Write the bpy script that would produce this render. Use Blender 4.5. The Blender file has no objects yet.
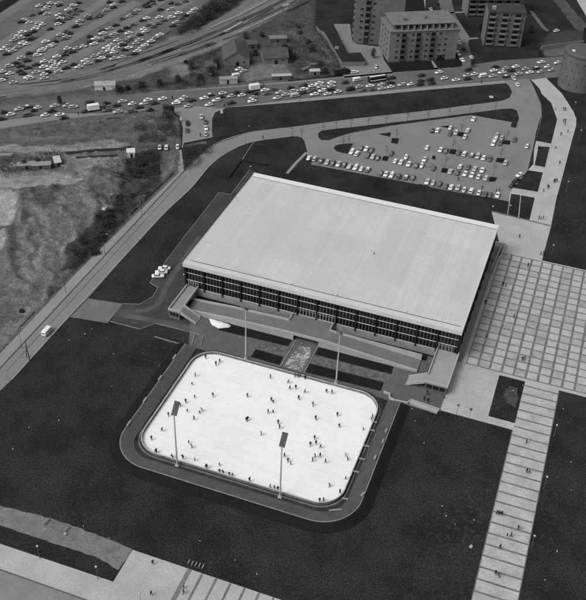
import bpy, bmesh, math, random
from mathutils import Vector, Matrix, noise
random.seed(7)
SC = bpy.context.scene
COL = SC.collection
R = math.radians

# ---------------------------------------------------------------- camera geometry
F, PI_, RO, YA = 922.498, 0.661554, 0.0419436, 1.893839
CAM = Vector((66.856, -176.361, 192.295))
fw = Vector((math.cos(YA)*math.cos(PI_), math.sin(YA)*math.cos(PI_), -math.sin(PI_)))
r0 = fw.cross(Vector((0, 0, 1))).normalized(); u0 = r0.cross(fw)
rt = r0*math.cos(RO) + u0*math.sin(RO); up = -r0*math.sin(RO) + u0*math.cos(RO)
def G(px, py, z=0.0):
    """survey point: the place on the level z that the survey photograph shows at px,py"""
    d = rt*((px-293)/F) + up*((300-py)/F) + fw
    return CAM + d*((z-CAM.z)/d.z)
def PX(P):
    q = Vector(P)-CAM
    return 293+F*q.dot(rt)/q.dot(fw), 300-F*q.dot(up)/q.dot(fw)

# ---------------------------------------------------------------- materials
MATS = {}
def mat(name, c, rough=0.85, var=0.12, scale=0.35, var2=0.0, scale2=6.0, bump=0.0, spec=0.25, metal=0.0, lo=None, detail=6):
    if name in MATS: return MATS[name]
    m = bpy.data.materials.new(name); m.use_nodes = True; nt = m.node_tree; N = nt.nodes; L = nt.links
    b = N['Principled BSDF']; b.inputs['Roughness'].default_value = rough
    b.inputs['Specular IOR Level'].default_value = spec; b.inputs['Metallic'].default_value = metal
    geo = N.new('ShaderNodeNewGeometry')
    n1 = N.new('ShaderNodeTexNoise'); n1.inputs['Scale'].default_value = scale; n1.inputs['Detail'].default_value = detail
    n1.inputs['Roughness'].default_value = 0.62
    L.new(geo.outputs['Position'], n1.inputs['Vector'])
    mr = N.new('ShaderNodeMapRange'); mr.inputs['From Min'].default_value = 0.3; mr.inputs['From Max'].default_value = 0.7
    mr.inputs['To Min'].default_value = c*(1-var); mr.inputs['To Max'].default_value = c*(1+var); mr.clamp = True
    L.new(n1.outputs['Fac'], mr.inputs['Value']); out = mr.outputs['Result']
    if var2:
        n2 = N.new('ShaderNodeTexNoise'); n2.inputs['Scale'].default_value = scale2; n2.inputs['Detail'].default_value = 3
        L.new(geo.outputs['Position'], n2.inputs['Vector'])
        m2 = N.new('ShaderNodeMapRange'); m2.inputs['From Min'].default_value = 0.3; m2.inputs['From Max'].default_value = 0.7
        m2.inputs['To Min'].default_value = 1-var2; m2.inputs['To Max'].default_value = 1+var2
        L.new(n2.outputs['Fac'], m2.inputs['Value'])
        mu = N.new('ShaderNodeMath'); mu.operation = 'MULTIPLY'; L.new(out, mu.inputs[0]); L.new(m2.outputs['Result'], mu.inputs[1]); out = mu.outputs[0]
    L.new(out, b.inputs['Base Color'])
    if bump:
        bp = N.new('ShaderNodeBump'); bp.inputs['Strength'].default_value = 0.6; bp.inputs['Distance'].default_value = bump
        L.new(n1.outputs['Fac'], bp.inputs['Height']); L.new(bp.outputs['Normal'], b.inputs['Normal'])
    MATS[name] = m; m['out'] = 0
    return m
def out_of(m):
    b = m.node_tree.nodes['Principled BSDF']; return b, b.inputs['Base Color'].links[0].from_socket

M_grass = mat('dark_grass', 0.0245, 0.95, 0.50, 0.06, 0.70, 2.4, bump=0.15, spec=0.1, detail=12)
M_grass2 = mat('trimmed_grass', 0.0245, 0.95, 0.45, 0.08, 0.5, 1.7, bump=0.1, spec=0.1, detail=8)
M_bank = mat('bank_grass', 0.0145, 0.95, 0.15, 0.2, 0.25, 2.0, spec=0.1)
M_road = mat('asphalt_road', 0.205, 0.85, 0.11, 0.08, 0.08, 1.5)
M_hwy = mat('highway_asphalt', 0.118, 0.85, 0.18, 0.05, 0.06, 2.0)
M_walk = mat('pavement', 0.25, 0.9, 0.08, 0.1, 0.08, 3.0)
M_kerb = mat('kerb_stone', 0.30, 0.9, 0.15, 0.4)
M_kerbd = mat('dark_joint', 0.09, 0.9, 0.2, 0.4)
M_lot = mat('lot_asphalt', 0.215, 0.88, 0.12, 0.10, 0.09, 1.5)
M_farlot = mat('far_lot_asphalt', 0.115, 0.9, 0.25, 0.06, 0.14, 0.5)
M_service = mat('service_asphalt', 0.050, 0.85, 0.30, 0.07, 0.10, 1.2)
M_court = mat('courtyard_asphalt', 0.108, 0.85, 0.18, 0.12, 0.12, 1.5)
M_apron = mat('entrance_concrete', 0.15, 0.9, 0.2, 0.12, 0.10, 1.5)
M_plaza = mat('plaza_stone', 0.40, 0.88, 0.12, 0.12, 0.12, 2.0)
M_joint = mat('plaza_dark_band', 0.16, 0.9, 0.30, 0.35, 0.15, 2)
M_tile = mat('plaza_tile', 0.42, 0.88, 0.08, 0.12, 0.09, 1.2)
M_dirt = mat('dirt_path', 0.17, 0.95, 0.25, 0.35, 0.25, 2.5, bump=0.1)
M_conc = mat('concrete', 0.26, 0.9, 0.14, 0.25, 0.08, 3.0)
M_concl = mat('light_concrete', 0.40, 0.9, 0.12, 0.2, 0.08, 3.0)
M_terr = mat('terrace_floor', 0.165, 0.9, 0.12, 0.2, 0.10, 2.0)
M_land = mat('landing_floor', 0.31, 0.9, 0.08, 0.2, 0.08, 2.0)
M_step = mat('terrace_step', 0.078, 0.9, 0.20, 0.25, 0.15, 2.5)
M_nose = mat('step_nosing', 0.125, 0.9, 0.2, 0.5)
M_edge = mat('pale_edging', 0.25, 0.8, 0.2, 0.5)
M_sand = mat('sand', 0.2, 0.95, 0.2, 0.2, 0.1, 2)
M_ice = mat('ice', 0.86, 0.55, 0.025, 0.10, 0.03, 1.0, spec=0.3)
M_board = mat('barrier_board', 0.42, 0.6, 0.25, 0.6)
M_metal = mat('galvanised_metal', 0.42, 0.5, 0.1, 1.0, spec=0.5)
M_dmetal = mat('dark_metal', 0.05, 0.5, 0.1, 1.0, spec=0.5)
M_glass = mat('dark_glazing', 0.010, 0.25, 0.4, 0.3, spec=0.35)
M_mull = mat('dark_mullion', 0.022, 0.6, 0.2, 1.0)
M_white = mat('white_paint', 0.62, 0.6, 0.15, 0.8)
M_fascia = mat('roof_fascia', 0.56, 0.6, 0.06, 0.3, 0.05, 2)
M_rear = mat('pale_rear_strip', 0.66, 0.55, 0.04, 0.3, 0.03, 2)
M_gutter = mat('gutter', 0.03, 0.7, 0.2, 1.0)
M_basew = mat('base_wall_render', 0.27, 0.9, 0.15, 0.3, 0.1, 2)
M_ren1 = mat('grey_render', 0.135, 0.9, 0.14, 0.25, 0.06, 2)
M_ren2 = mat('pale_render', 0.18, 0.9, 0.12, 0.25, 0.06, 2)
M_ren3 = mat('brown_render', 0.11, 0.9, 0.12, 0.25, 0.06, 2)
M_roofd = mat('black_felt_roof', 0.017, 0.9, 0.2, 0.3)
M_roofg = mat('grey_roof', 0.17, 0.9, 0.14, 0.2, 0.08, 2)
M_rooft = mat('weathered_tile_roof', 0.085, 0.9, 0.2, 0.5, 0.15, 3)
M_win = mat('window_glass', 0.012, 0.3, 0.3, 1.0, spec=0.4)
M_frame = mat('window_frame_paint', 0.30, 0.7, 0.1, 1.0)
M_tank = mat('tank_concrete', 0.12, 0.9, 0.12, 0.2, 0.10, 1.2)
M_tyre = mat('tyre_rubber', 0.015, 0.8, 0.1, 3.0)
M_cglass = mat('car_glass', 0.012, 0.2, 0.1, 1.0, spec=0.5)
M_wood = mat('weathered_wood', 0.16, 0.9, 0.2, 0.6)
M_bark = mat('bare_twig_bark', 0.035, 0.9, 0.2, 1.5)
M_scrub = mat('winter_scrub', 0.040, 0.95, 0.45, 0.6)
M_snow = mat('old_snow', 0.42, 0.9, 0.3, 1.5)
M_rail = mat('rail_steel', 0.30, 0.5, 0.1, 1.0)
M_ballast = mat('track_ballast', 0.15, 0.95, 0.2, 0.15, 0.2, 1.5)
M_skin = mat('skin', 0.30, 0.7, 0.05, 3.0)
M_globe = mat('lamp_globe', 0.5, 0.4, 0.03, 3.0)
PAINT = {k: mat('car_paint_'+k, v, 0.28, 0.03, 0.5, spec=0.5) for k, v in dict(white=0.80, pale=0.50, grey=0.13, dark=0.022).items()}
CLOTH = {k: mat('cloth_'+k, v, 0.9, 0.1, 4.0) for k, v in dict(black=0.010, dark=0.028, grey=0.11, light=0.38).items()}

def flecks(m, scale, thr, val, patch=0.03):
    b, s = out_of(m); N = m.node_tree.nodes; L = m.node_tree.links; geo = N.new('ShaderNodeNewGeometry')
    n1 = N.new('ShaderNodeTexNoise'); n1.inputs['Scale'].default_value = scale; n1.inputs['Detail'].default_value = 4; n1.inputs['Roughness'].default_value = 0.7
    n2 = N.new('ShaderNodeTexNoise'); n2.inputs['Scale'].default_value = patch; n2.inputs['Detail'].default_value = 5
    L.new(geo.outputs['Position'], n1.inputs['Vector']); L.new(geo.outputs['Position'], n2.inputs['Vector'])
    ad = N.new('ShaderNodeMath'); ad.operation = 'MULTIPLY_ADD'; ad.inputs[1].default_value = 0.35; L.new(n2.outputs['Fac'], ad.inputs[0]); L.new(n1.outputs['Fac'], ad.inputs[2])
    mr = N.new('ShaderNodeMapRange'); mr.inputs['From Min'].default_value = thr; mr.inputs['From Max'].default_value = thr+0.13; L.new(ad.outputs[0], mr.inputs['Value'])
    mx = N.new('ShaderNodeMix'); mx.data_type = 'RGBA'; L.new(mr.outputs['Result'], mx.inputs['Factor']); L.new(s, mx.inputs[6]); mx.inputs[7].default_value = (val, val, val, 1); L.new(mx.outputs[2], b.inputs['Base Color'])
flecks(M_grass, 0.8, 0.76, 0.05, 0.022); flecks(M_grass2, .8, 0.76, 0.04)
flecks(M_dirt, 1.6, 0.80, 0.30); flecks(M_tile, 1.4, 0.84, 0.50, 0.2); flecks(M_service, 0.35, 0.78, 0.09, .08); flecks(M_court, 0.6, 0.78, 0.19, .1)
# ice wear streaks
b, s = out_of(M_ice); N = M_ice.node_tree.nodes; L = M_ice.node_tree.links
geo = N.new('ShaderNodeNewGeometry'); mp = N.new('ShaderNodeMapping'); mp.inputs['Scale'].default_value = (0.04, 0.9, 1); mp.inputs['Rotation'].default_value = (0, 0, 0.12)
nz = N.new('ShaderNodeTexNoise'); nz.inputs['Scale'].default_value = 1.2; nz.inputs['Detail'].default_value = 5
L.new(geo.outputs['Position'], mp.inputs['Vector']); L.new(mp.outputs[0], nz.inputs['Vector'])
mr = N.new('ShaderNodeMapRange'); mr.inputs['From Min'].default_value = 0.35; mr.inputs['From Max'].default_value = 0.65; mr.inputs['To Min'].default_value = 0.97; mr.inputs['To Max'].default_value = 1.01
mu = N.new('ShaderNodeMath'); mu.operation = 'MULTIPLY'
L.new(nz.outputs['Fac'], mr.inputs['Value']); L.new(mr.outputs['Result'], mu.inputs[0]); L.new(s, mu.inputs[1]); L.new(mu.outputs[0], b.inputs['Base Color'])

geo2 = N.new('ShaderNodeNewGeometry'); s = b.inputs['Base Color'].links[0].from_socket
for rot, sc, lo in ((0.9, 1.0, .955), (2.3, .8, .96), (0.35, 1.4, .965)):
    mp = N.new('ShaderNodeMapping'); mp.inputs['Scale'].default_value = (0.10*sc, 2.4*sc, 1); mp.inputs['Rotation'].default_value = (0, 0, rot)
    nz = N.new('ShaderNodeTexNoise'); nz.inputs['Scale'].default_value = 1; nz.inputs['Detail'].default_value = 2; nz.inputs['Distortion'].default_value = 1.2
    L.new(geo2.outputs['Position'], mp.inputs['Vector']); L.new(mp.outputs[0], nz.inputs['Vector'])
    mr = N.new('ShaderNodeMapRange'); mr.inputs['From Min'].default_value = 0.36; mr.inputs['From Max'].default_value = 0.44; mr.inputs['To Min'].default_value = lo; mr.inputs['To Max'].default_value = 1
    mu = N.new('ShaderNodeMath'); mu.operation = 'MULTIPLY'; L.new(nz.outputs['Fac'], mr.inputs['Value']); L.new(mr.outputs['Result'], mu.inputs[0]); L.new(s, mu.inputs[1]); s = mu.outputs[0]
L.new(s, b.inputs['Base Color'])
# hall roof: large sheets of slightly different age, fine standing seams
M_roof = mat('hall_roof_sheets', 0.545, 0.6, 0.035, 0.05, 0.03, 0.6)
b, s = out_of(M_roof); N = M_roof.node_tree.nodes; L = M_roof.node_tree.links
geo = N.new('ShaderNodeNewGeometry')
def brick(sc, w, h, c1, c2, mort, ms, rot=0.0, off=0.0):
    mp = N.new('ShaderNodeMapping'); mp.inputs['Scale'].default_value = (sc, sc, sc); mp.inputs['Rotation'].default_value = (0, 0, rot); mp.inputs['Location'].default_value = (3.3, 1.7, 0)
    L.new(geo.outputs['Position'], mp.inputs['Vector'])
    bt = N.new('ShaderNodeTexBrick'); bt.offset = off; bt.inputs['Scale'].default_value = 1; bt.inputs['Brick Width'].default_value = w; bt.inputs['Row Height'].default_value = h
    bt.inputs['Mortar Size'].default_value = ms; bt.inputs['Color1'].default_value = (c1, c1, c1, 1); bt.inputs['Color2'].default_value = (c2, c2, c2, 1); bt.inputs['Mortar'].default_value = (mort, mort, mort, 1)
    bt.inputs['Mortar Smooth'].default_value = 0.3; bt.inputs['Bias'].default_value = 0
    L.new(mp.outputs[0], bt.inputs['Vector']); return bt.outputs['Color']
for args in ((1, 13.5, 21.3, 0.95, 1.03, 1.01, 0.15), (1, 0.9, 63, 0.965, 1.025, 0.88, 0.09), (1, 6.75, 10.6, 0.965, 1.03, 1.0, 0.02), (1, 5.4, 31.3, 0.97, 1.03, 1.0, 0.02)):
    o = brick(*args); mu = N.new('ShaderNodeMath'); mu.operation = 'MULTIPLY'; L.new(s, mu.inputs[0]); L.new(o, mu.inputs[1]); s = mu.outputs[0]
L.new(s, b.inputs['Base Color'])

def attr_mat(name):
    m = mat(name, 1.55, 0.95, 0.34, 0.9, 0.50, 2.6, bump=0.5, spec=0.1, detail=12)
    b, s = out_of(m); N = m.node_tree.nodes; L = m.node_tree.links
    a = N.new('ShaderNodeAttribute'); a.attribute_name = 'soil'
    mu = N.new('ShaderNodeMath'); mu.operation = 'MULTIPLY'; L.new(s, mu.inputs[0]); L.new(a.outputs['Fac'], mu.inputs[1]); L.new(mu.outputs[0], b.inputs['Base Color'])
    return m
M_soil = attr_mat('mixed_soil')

# ---------------------------------------------------------------- helpers
def tag(o, label=None, cat=None, group=None, kind=None):
    if label: o['label'] = label
    if cat: o['category'] = cat
    if group: o['group'] = group
    if kind: o['kind'] = kind
    return o
def link(name, me, parent=None, loc=None):
    o = bpy.data.objects.new(name, me); COL.objects.link(o)
    if parent is not None: o.parent = parent
    if loc is not None: o.location = loc
    return o
def empty(name, loc=(0, 0, 0), rz=0.0):
    o = bpy.data.objects.new(name, None); COL.objects.link(o); o.location = loc; o.rotation_euler = (0, 0, rz); o.empty_display_size = 0.5
    return o
class MB:
    def __init__(s): s.v = []; s.f = []; s.m = []
    def poly(s, pts, mi=0):
        i = len(s.v); s.v += [tuple(p) for p in pts]; s.f.append(tuple(range(i, i+len(pts)))); s.m.append(mi)
    def hexa(s, p, mi=0):   # p: 4 bottom ccw, 4 top ccw
        i = len(s.v); s.v += [tuple(q) for q in p]
        for f in ((3, 2, 1, 0), (4, 5, 6, 7), (0, 1, 5, 4), (1, 2, 6, 5), (2, 3, 7, 6), (3, 0, 4, 7)):
            s.f.append(tuple(i+k for k in f)); s.m.append(mi)
    def box(s, x0, x1, y0, y1, z0, z1, mi=0):
        s.hexa([(x0, y0, z0), (x1, y0, z0), (x1, y1, z0), (x0, y1, z0), (x0, y0, z1), (x1, y0, z1), (x1, y1, z1), (x0, y1, z1)], mi)
    def bar(s, a, b, w, h, mi=0):   # upright slab from a to b (xy line), width w, rising h from each end's z
        a = Vector(a); b = Vector(b); d = Vector((b.x-a.x, b.y-a.y, 0)).normalized(); n = Vector((-d.y, d.x, 0))*w/2
        s.hexa([a-n, b-n, b+n, a+n, a-n+Vector((0, 0, h)), b-n+Vector((0, 0, h)), b+n+Vector((0, 0, h)), a+n+Vector((0, 0, h))], mi)
    def tube(s, a, b, r1, r2, n=6, mi=0, cap=True):
        a = Vector(a); b = Vector(b); d = (b-a)
        if d.length < 1e-6: return
        d.normalize(); t = Vector((1, 0, 0)) if abs(d.x) < 0.8 else Vector((0, 1, 0)); e = d.cross(t).normalized(); g = d.cross(e)
        i = len(s.v)
        for k in range(n):
            c = math.cos(2*math.pi*k/n); q = math.sin(2*math.pi*k/n)
            s.v.append(tuple(a+(e*c+g*q)*r1)); s.v.append(tuple(b+(e*c+g*q)*r2))
        for k in range(n):
            j = (k+1) % n; s.f.append((i+2*k, i+2*j, i+2*j+1, i+2*k+1)); s.m.append(mi)
        if cap:
            s.f.append(tuple(i+2*k for k in reversed(range(n)))); s.m.append(mi)
            s.f.append(tuple(i+2*k+1 for k in range(n))); s.m.append(mi)
    def sphere(s, c, r, n=8, mi=0, sz=1.0):
        i = len(s.v); rings = max(4, n//2)
        for a in range(rings+1):
            th = math.pi*a/rings
            for k in range(n):
                ph = 2*math.pi*k/n
                s.v.append((c[0]+r*math.sin(th)*math.cos(ph), c[1]+r*math.sin(th)*math.sin(ph), c[2]+r*sz*math.cos(th)))
        for a in range(rings):
            for k in range(n):
                j = (k+1) % n; s.f.append((i+a*n+k, i+(a+1)*n+k, i+(a+1)*n+j, i+a*n+j)); s.m.append(mi)
    def loft(s, secs, mi=0, mfun=None):   # list of rings with the same count
        n = len(secs[0]); i = len(s.v)
        for sec in secs: s.v += [tuple(p) for p in sec]
        for a in range(len(secs)-1):
            for k in range(n):
                j = (k+1) % n; s.f.append((i+a*n+k, i+a*n+j, i+(a+1)*n+j, i+(a+1)*n+k)); s.m.append(mfun(a, k) if mfun else mi)
        s.f.append(tuple(i+k for k in reversed(range(n)))); s.m.append(mi)
        s.f.append(tuple(i+(len(secs)-1)*n+k for k in range(n))); s.m.append(mi)
    def mesh(s, name, mats, smooth=False):
        me = bpy.data.meshes.new(name); me.from_pydata(s.v, [], s.f)
        for m in (mats if isinstance(mats, (list, tuple)) else [mats]): me.materials.append(m)
        me.polygons.foreach_set('material_index', s.m)
        if smooth: me.polygons.foreach_set('use_smooth', [True]*len(s.f))
        bm = bmesh.new(); bm.from_mesh(me); bmesh.ops.recalc_face_normals(bm, faces=bm.faces[:]); bm.to_mesh(me); bm.free()
        me.update(); return me
    def build(s, name, mats, parent=None, loc=None, smooth=False):
        return link(name, s.mesh(name, mats, smooth), parent, loc)

def smooth_line(pts, n=6, closed=False):
    P = [Vector(p) for p in pts]; out = []; m = len(P)
    rng = range(m) if closed else range(m-1)
    for i in rng:
        if closed: a, b_, c, d = P[i-1], P[i], P[(i+1) % m], P[(i+2) % m]
        else: a, b_, c, d = P[max(i-1, 0)], P[i], P[i+1], P[min(i+2, m-1)]
        for k in range(n):
            t = k/n
            out.append(0.5*((2*b_)+(c-a)*t+(2*a-5*b_+4*c-d)*t*t+(3*b_-a-3*c+d)*t*t*t))
    if not closed: out.append(P[-1])
    return out
def jitter(pts, amp, fr=0.3):
    out = []
    n = len(pts)
    for i in range(n):
        a = pts[i]; b_ = pts[(i+1) % n]; m = max(1, int((b_-a).length/1.0))
        for k in range(m):
            p = a.lerp(b_, k/m); v = noise.noise_vector(p*fr)+0.5*noise.noise_vector(p*fr*3)
            out.append(Vector((p.x+v.x*amp, p.y+v.y*amp, p.z)))
    return out
def sheet(name, pts, z, m, kind='structure', thick=0.0):
    """flat ground sheet; pts world xy"""
    bm = bmesh.new(); vs = [bm.verts.new((p[0], p[1], z)) for p in pts]
    f = bm.faces.new(vs); f.normal_update()
    if f.normal.z < 0: f.normal_flip()
    bmesh.ops.triangulate(bm, faces=bm.faces[:], ngon_method='EAR_CLIP')
    if thick:
        r = bmesh.ops.extrude_face_region(bm, geom=bm.faces[:])
        for g in r['geom']:
            if isinstance(g, bmesh.types.BMVert): g.co.z -= thick
        bmesh.ops.recalc_face_normals(bm, faces=bm.faces[:])
    me = bpy.data.meshes.new(name); bm.to_mesh(me); bm.free(); me.materials.append(m)
    o = link(name, me); o['kind'] = kind; return o
def gp(*pts): return [G(*p) for p in pts]
def ribbon(name, line, w, z, m, h=0.0, kind='structure'):
    mb = MB(); P = [Vector((p[0], p[1], 0)) for p in line]; Ls = []; Rs = []
    for i, p in enumerate(P):
        d = (P[min(i+1, len(P)-1)]-P[max(i-1, 0)]).normalized(); n = Vector((-d.y, d.x, 0))*w/2
        Ls.append(p+n); Rs.append(p-n)
    Z = Vector((0, 0, z)); H = Vector((0, 0, z-h))
    for i in range(len(P)-1):
        mb.poly([Rs[i]+Z, Rs[i+1]+Z, Ls[i+1]+Z, Ls[i]+Z])
        if h:
            mb.poly([Rs[i]+H, Rs[i+1]+H, Rs[i+1]+Z, Rs[i]+Z]); mb.poly([Ls[i+1]+H, Ls[i]+H, Ls[i]+Z, Ls[i+1]+Z])
    o = mb.build(name, m)
    if kind: o['kind'] = kind
    return o
def inpoly(x, y, poly):
    c = False; n = len(poly); j = n-1
    for i in range(n):
        if (poly[i][1] > y) != (poly[j][1] > y) and x < (poly[j][0]-poly[i][0])*(y-poly[i][1])/(poly[j][1]-poly[i][1])+poly[i][0]: c = not c
        j = i
    return c

# ---------------------------------------------------------------- base ground
g = MB(); g.poly([(-2500, -2500, 0), (2500, -2500, 0), (2500, 3000, 0), (-2500, 3000, 0)])
tag(g.build('ground', M_grass), kind='structure')

# ---------------------------------------------------------------- wild ground (height field with soil patches)
def wild(name, x0, x1, y0, y1, st, mask, amp, base, patches, flats, ridges=(), tracks_and_shade=()):
    tracks_and_shade = [([Vector((q.x, q.y, 0)) for q in smooth_line(gp(*pl), 4)], f_) for pl, f_ in tracks_and_shade]
    ridges = [([Vector((q.x, q.y, 0)) for q in gp(*pl)], hh, wd) for pl, hh, wd in ridges]
    nx = int((x1-x0)/st)+1; ny = int((y1-y0)/st)+1
    patches = [([(q.x, q.y) for q in gp(*pl)], t, wd, hs) for pl, t, wd, hs in patches]
    mk = [(q.x, q.y) for q in gp(*mask)]; flats = [[(q.x, q.y) for q in gp(*fl)] for fl in flats]
    V = []; T = []; inside = []
    for j in range(ny):
        for i in range(nx):
            x = x0+i*st; y = y0+j*st; p = Vector((x, y, 0))
            wv = noise.noise_vector(p*0.11)*3.0+noise.noise_vector(p*0.45)*1.0
            wx, wy = x+wv.x, y+wv.y
            ok = inpoly(x+wv.x*0.2, y+wv.y*0.2, mk); inside.append(ok)
            t = base; hs = 1.0
            for pl, tt, wd, h in patches:
                if inpoly(x+wv.x*wd, y+wv.y*wd, pl): t = tt; hs = h
            fb = noise.fractal(p*0.045, 1.0, 2.1, 5)
            fb2 = noise.fractal(p*0.30+Vector((9, 3, 0)), 0.9, 2.1, 4)
            rdg = abs(noise.noise(Vector((x*.16+wv.x*.25, y*.10+wv.y*.25, 4))))
            rt_ = abs(noise.noise(Vector((x*.05+y*.11+wv.x*.1, y*.035-x*.02, 8))))
            t *= max(0.4, 1+0.20*fb+0.36*fb2-1.6*max(0, .13-rdg)+1.8*max(0, .07-rt_)*(t > .05))*(1+.12*noise.noise(p*1.3))
            h = max(0.0, amp*hs*(0.55*max(0, fb+0.35)+0.55*max(0, fb2)+.5*rdg))
            for fl in flats:
                if inpoly(x, y, fl): h = 0.0; break
            for pl, hh, wd in ridges:
                dm = 1e9; pw = Vector((x+wv.x*.7, y+wv.y*.7, 0))
                for k in range(len(pl)-1):
                    ab = pl[k+1]-pl[k]; u = max(0, min(1, (pw-pl[k]).dot(ab)/ab.length_squared)); dm = min(dm, (pw-pl[k]-ab*u).length)
                if dm < wd*2.5: h += hh*math.exp(-(dm/wd)**2)*(.75+.5*noise.noise(p*.25))
            for pl, f_ in tracks_and_shade:
                dm = 1e9; pw = Vector((x+wv.x*.12, y+wv.y*.12, 0))
                for k in range(len(pl)-1):
                    if abs(pl[k].x-x)+abs(pl[k].y-y) > 16: continue
                    ab = pl[k+1]-pl[k]; u = max(0, min(1, (pw-pl[k]).dot(ab)/ab.length_squared)); dm = min(dm, (pw-pl[k]-ab*u).length)
                if .5 < dm < 1.25: t *= f_
                elif dm < .5: t *= 1.15
            V.append((x, y, h)); T.append(t)
    for _ in range(1):
        T2 = T[:]
        for j in range(1, ny-1):
            for i in range(1, nx-1):
                k = j*nx+i; T2[k] = (T[k]*4+T[k-1]*2+T[k+1]*2+T[k-nx]*2+T[k+nx]*2+T[k-nx-1]+T[k-nx+1]+T[k+nx-1]+T[k+nx+1])/16
        T = T2
    # fade to zero next to the outline
    Hh = [v[2] for v in V]
    Fs = []
    for j in range(ny-1):
        for i in range(nx-1):
            a = j*nx+i; q = (a, a+1, a+nx+1, a+nx)
            if all(inside[k] for k in q): Fs.append(q)
    used = [0]*len(V)
    for q in Fs:
        for k in q: used[k] += 1
    for k in range(len(V)):
        h = Hh[k]
        if used[k] < 4: h = -0.05
        V[k] = (V[k][0], V[k][1], h+0.012 if used[k] >= 4 else -0.05)
    me = bpy.data.meshes.new(name); me.from_pydata(V, [], Fs); a = me.attributes.new('soil', 'FLOAT', 'POINT'); a.data.foreach_set('value', T)
    me.materials.append(M_soil); me.polygons.foreach_set('use_smooth', [True]*len(Fs))
    bm = bmesh.new(); bm.from_mesh(me); bmesh.ops.delete(bm, geom=[v for v in bm.verts if not v.link_faces], context='VERTS'); bm.to_mesh(me); bm.free()
    return tag(link(name, me), kind='structure')

# west building land between the highway and the diagonal road
wild('waste_land', -262, -84, -22, 175, 0.75,
     [(-60, 131), (0, 133), (60, 124), (140, 115), (172, 112), (181, 118), (183, 150), (180, 170), (158, 188), (108, 240), (75, 272), (0, 352), (-60, 420)],
     1.5, 0.075,
     [([(-40, 135), (110, 122), (170, 116), (180, 150), (130, 150), (60, 150), (-40, 152)], 0.062, 1, 0.4),
      ([(-40, 148), (40, 147), (110, 140), (128, 146), (120, 152), (60, 152), (-40, 154)], 0.15, 1, 0.2),
      ([(0, 156), (60, 152), (75, 160), (70, 172), (0, 175)], 0.10, 1.4, 1.2),
      ([(70, 158), (120, 156), (130, 166), (118, 176), (80, 176)], 0.125, 1, 0.8),
      ([(-30, 176), (60, 174), (82, 178), (78, 184), (55, 186), (48, 194), (36, 190), (-30, 186)], 0.185, 0.7, 0.25),
      ([(50, 186), (80, 182), (112, 206), (96, 240), (60, 290), (22, 295), (14, 230), (24, 196)], 0.098, 1, 1.3),
      ([(24, 192), (48, 196), (56, 186), (60, 190), (50, 212), (28, 206)], 0.055, 1, 1.6),
      ([(-30, 190), (18, 192), (19, 212), (12, 226), (-30, 231)], 0.20, 0.3, 0.0),
      ([(-20, 234), (6, 232), (3, 250), (-20, 262)], 0.19, 0.3, 0.0),
      ([(85, 178), (100, 168), (128, 170), (130, 196), (112, 210), (90, 200)], 0.06, 1.2, 1.8),
      ([(100, 160), (124, 158), (118, 172), (96, 174)], 0.14, 1.6, 1.2),
      ([(62, 240), (70, 236), (72, 258), (64, 275), (58, 270)], 0.14, 0.6, 0.6),
      ([(66, 250), (100, 214), (124, 176), (124, 160), (160, 148), (162, 180), (112, 232), (76, 270), (60, 276)], 0.030, 1, 1.2),
      ([(0, 330), (60, 285), (66, 281), (0, 352), (-20, 360)], 0.11, 0.6, 0.4),
      ([(24, 310), (32, 306), (30, 316), (10, 318)], 0.17, 0.6, 0.4),
      ([(130, 122), (172, 115), (176, 140), (140, 142)], 0.058, 1, 1.8),
      ([(110, 196), (116, 208), (104, 212), (100, 204)], 0.16, 0.8, 0.3)],
     [[(-30, 176), (60, 174), (82, 178), (78, 184), (48, 192), (-30, 188)], [(-30, 190), (18, 192), (19, 212), (12, 226), (-30, 231)]],
     [([(24, 194), (40, 193), (52, 196), (57, 187)], 2.6, 2.2), ([(23, 200), (24, 216), (17, 230), (4, 234)], 2.4, 1.8), ([(10, 246), (9, 268), (18, 288), (34, 298), (58, 292)], 2.6, 2.4),
      ([(26, 210), (40, 206), (60, 210)], 1.6, 2.0), ([(24, 226), (34, 250), (30, 270)], 1.5, 1.6), ([(34, 222), (44, 244), (42, 270), (52, 282)], 1.3, 1.5), ([(60, 214), (78, 224), (76, 246)], 1.5, 2.2), ([(84, 196), (98, 210), (96, 226)], 1.6, 2.0),
      ([(132, 128), (146, 122), (160, 126)], 2.2, 2.4), ([(140, 138), (158, 134), (170, 140)], 2.0, 2.0), ([(92, 176), (106, 170), (124, 172)], 1.8, 1.8), ([(98, 190), (112, 182), (126, 186)], 1.7, 1.8), ([(20, 136), (60, 132), (100, 126)], 1.0, 2.0)],
     [([(0, 182), (40, 179), (70, 181), (92, 190), (104, 204), (96, 226), (78, 250), (62, 272)], .62), ([(0, 186), (36, 184), (62, 186), (80, 200), (82, 222), (64, 248), (56, 276), (40, 292)], .66),
      ([(30, 200), (44, 220), (46, 246), (36, 268), (28, 286)], 1.45), ([(0, 141), (50, 139), (110, 135), (160, 140)], 1.4), ([(0, 150), (60, 146), (124, 145), (170, 150)], .6), ([(0, 300), (24, 304), (50, 296), (70, 280)], 1.4),
      ([(0, 320), (20, 316), (50, 296), (84, 262)], .65), ([(70, 186), (86, 180), (110, 188), (118, 200)], 1.4), ([(54, 214), (66, 232), (62, 254)], .62), ([(18.5, 191), (19.5, 212), (12, 227), (0, 231)], .3), ([(40, 187), (60, 189), (80, 184)], .4), ([(180, 148), (172, 158), (168, 172), (150, 192), (120, 222)], 1.5)])  # wheel tracks; along the pond, bank shade put into the soil tone
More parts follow.
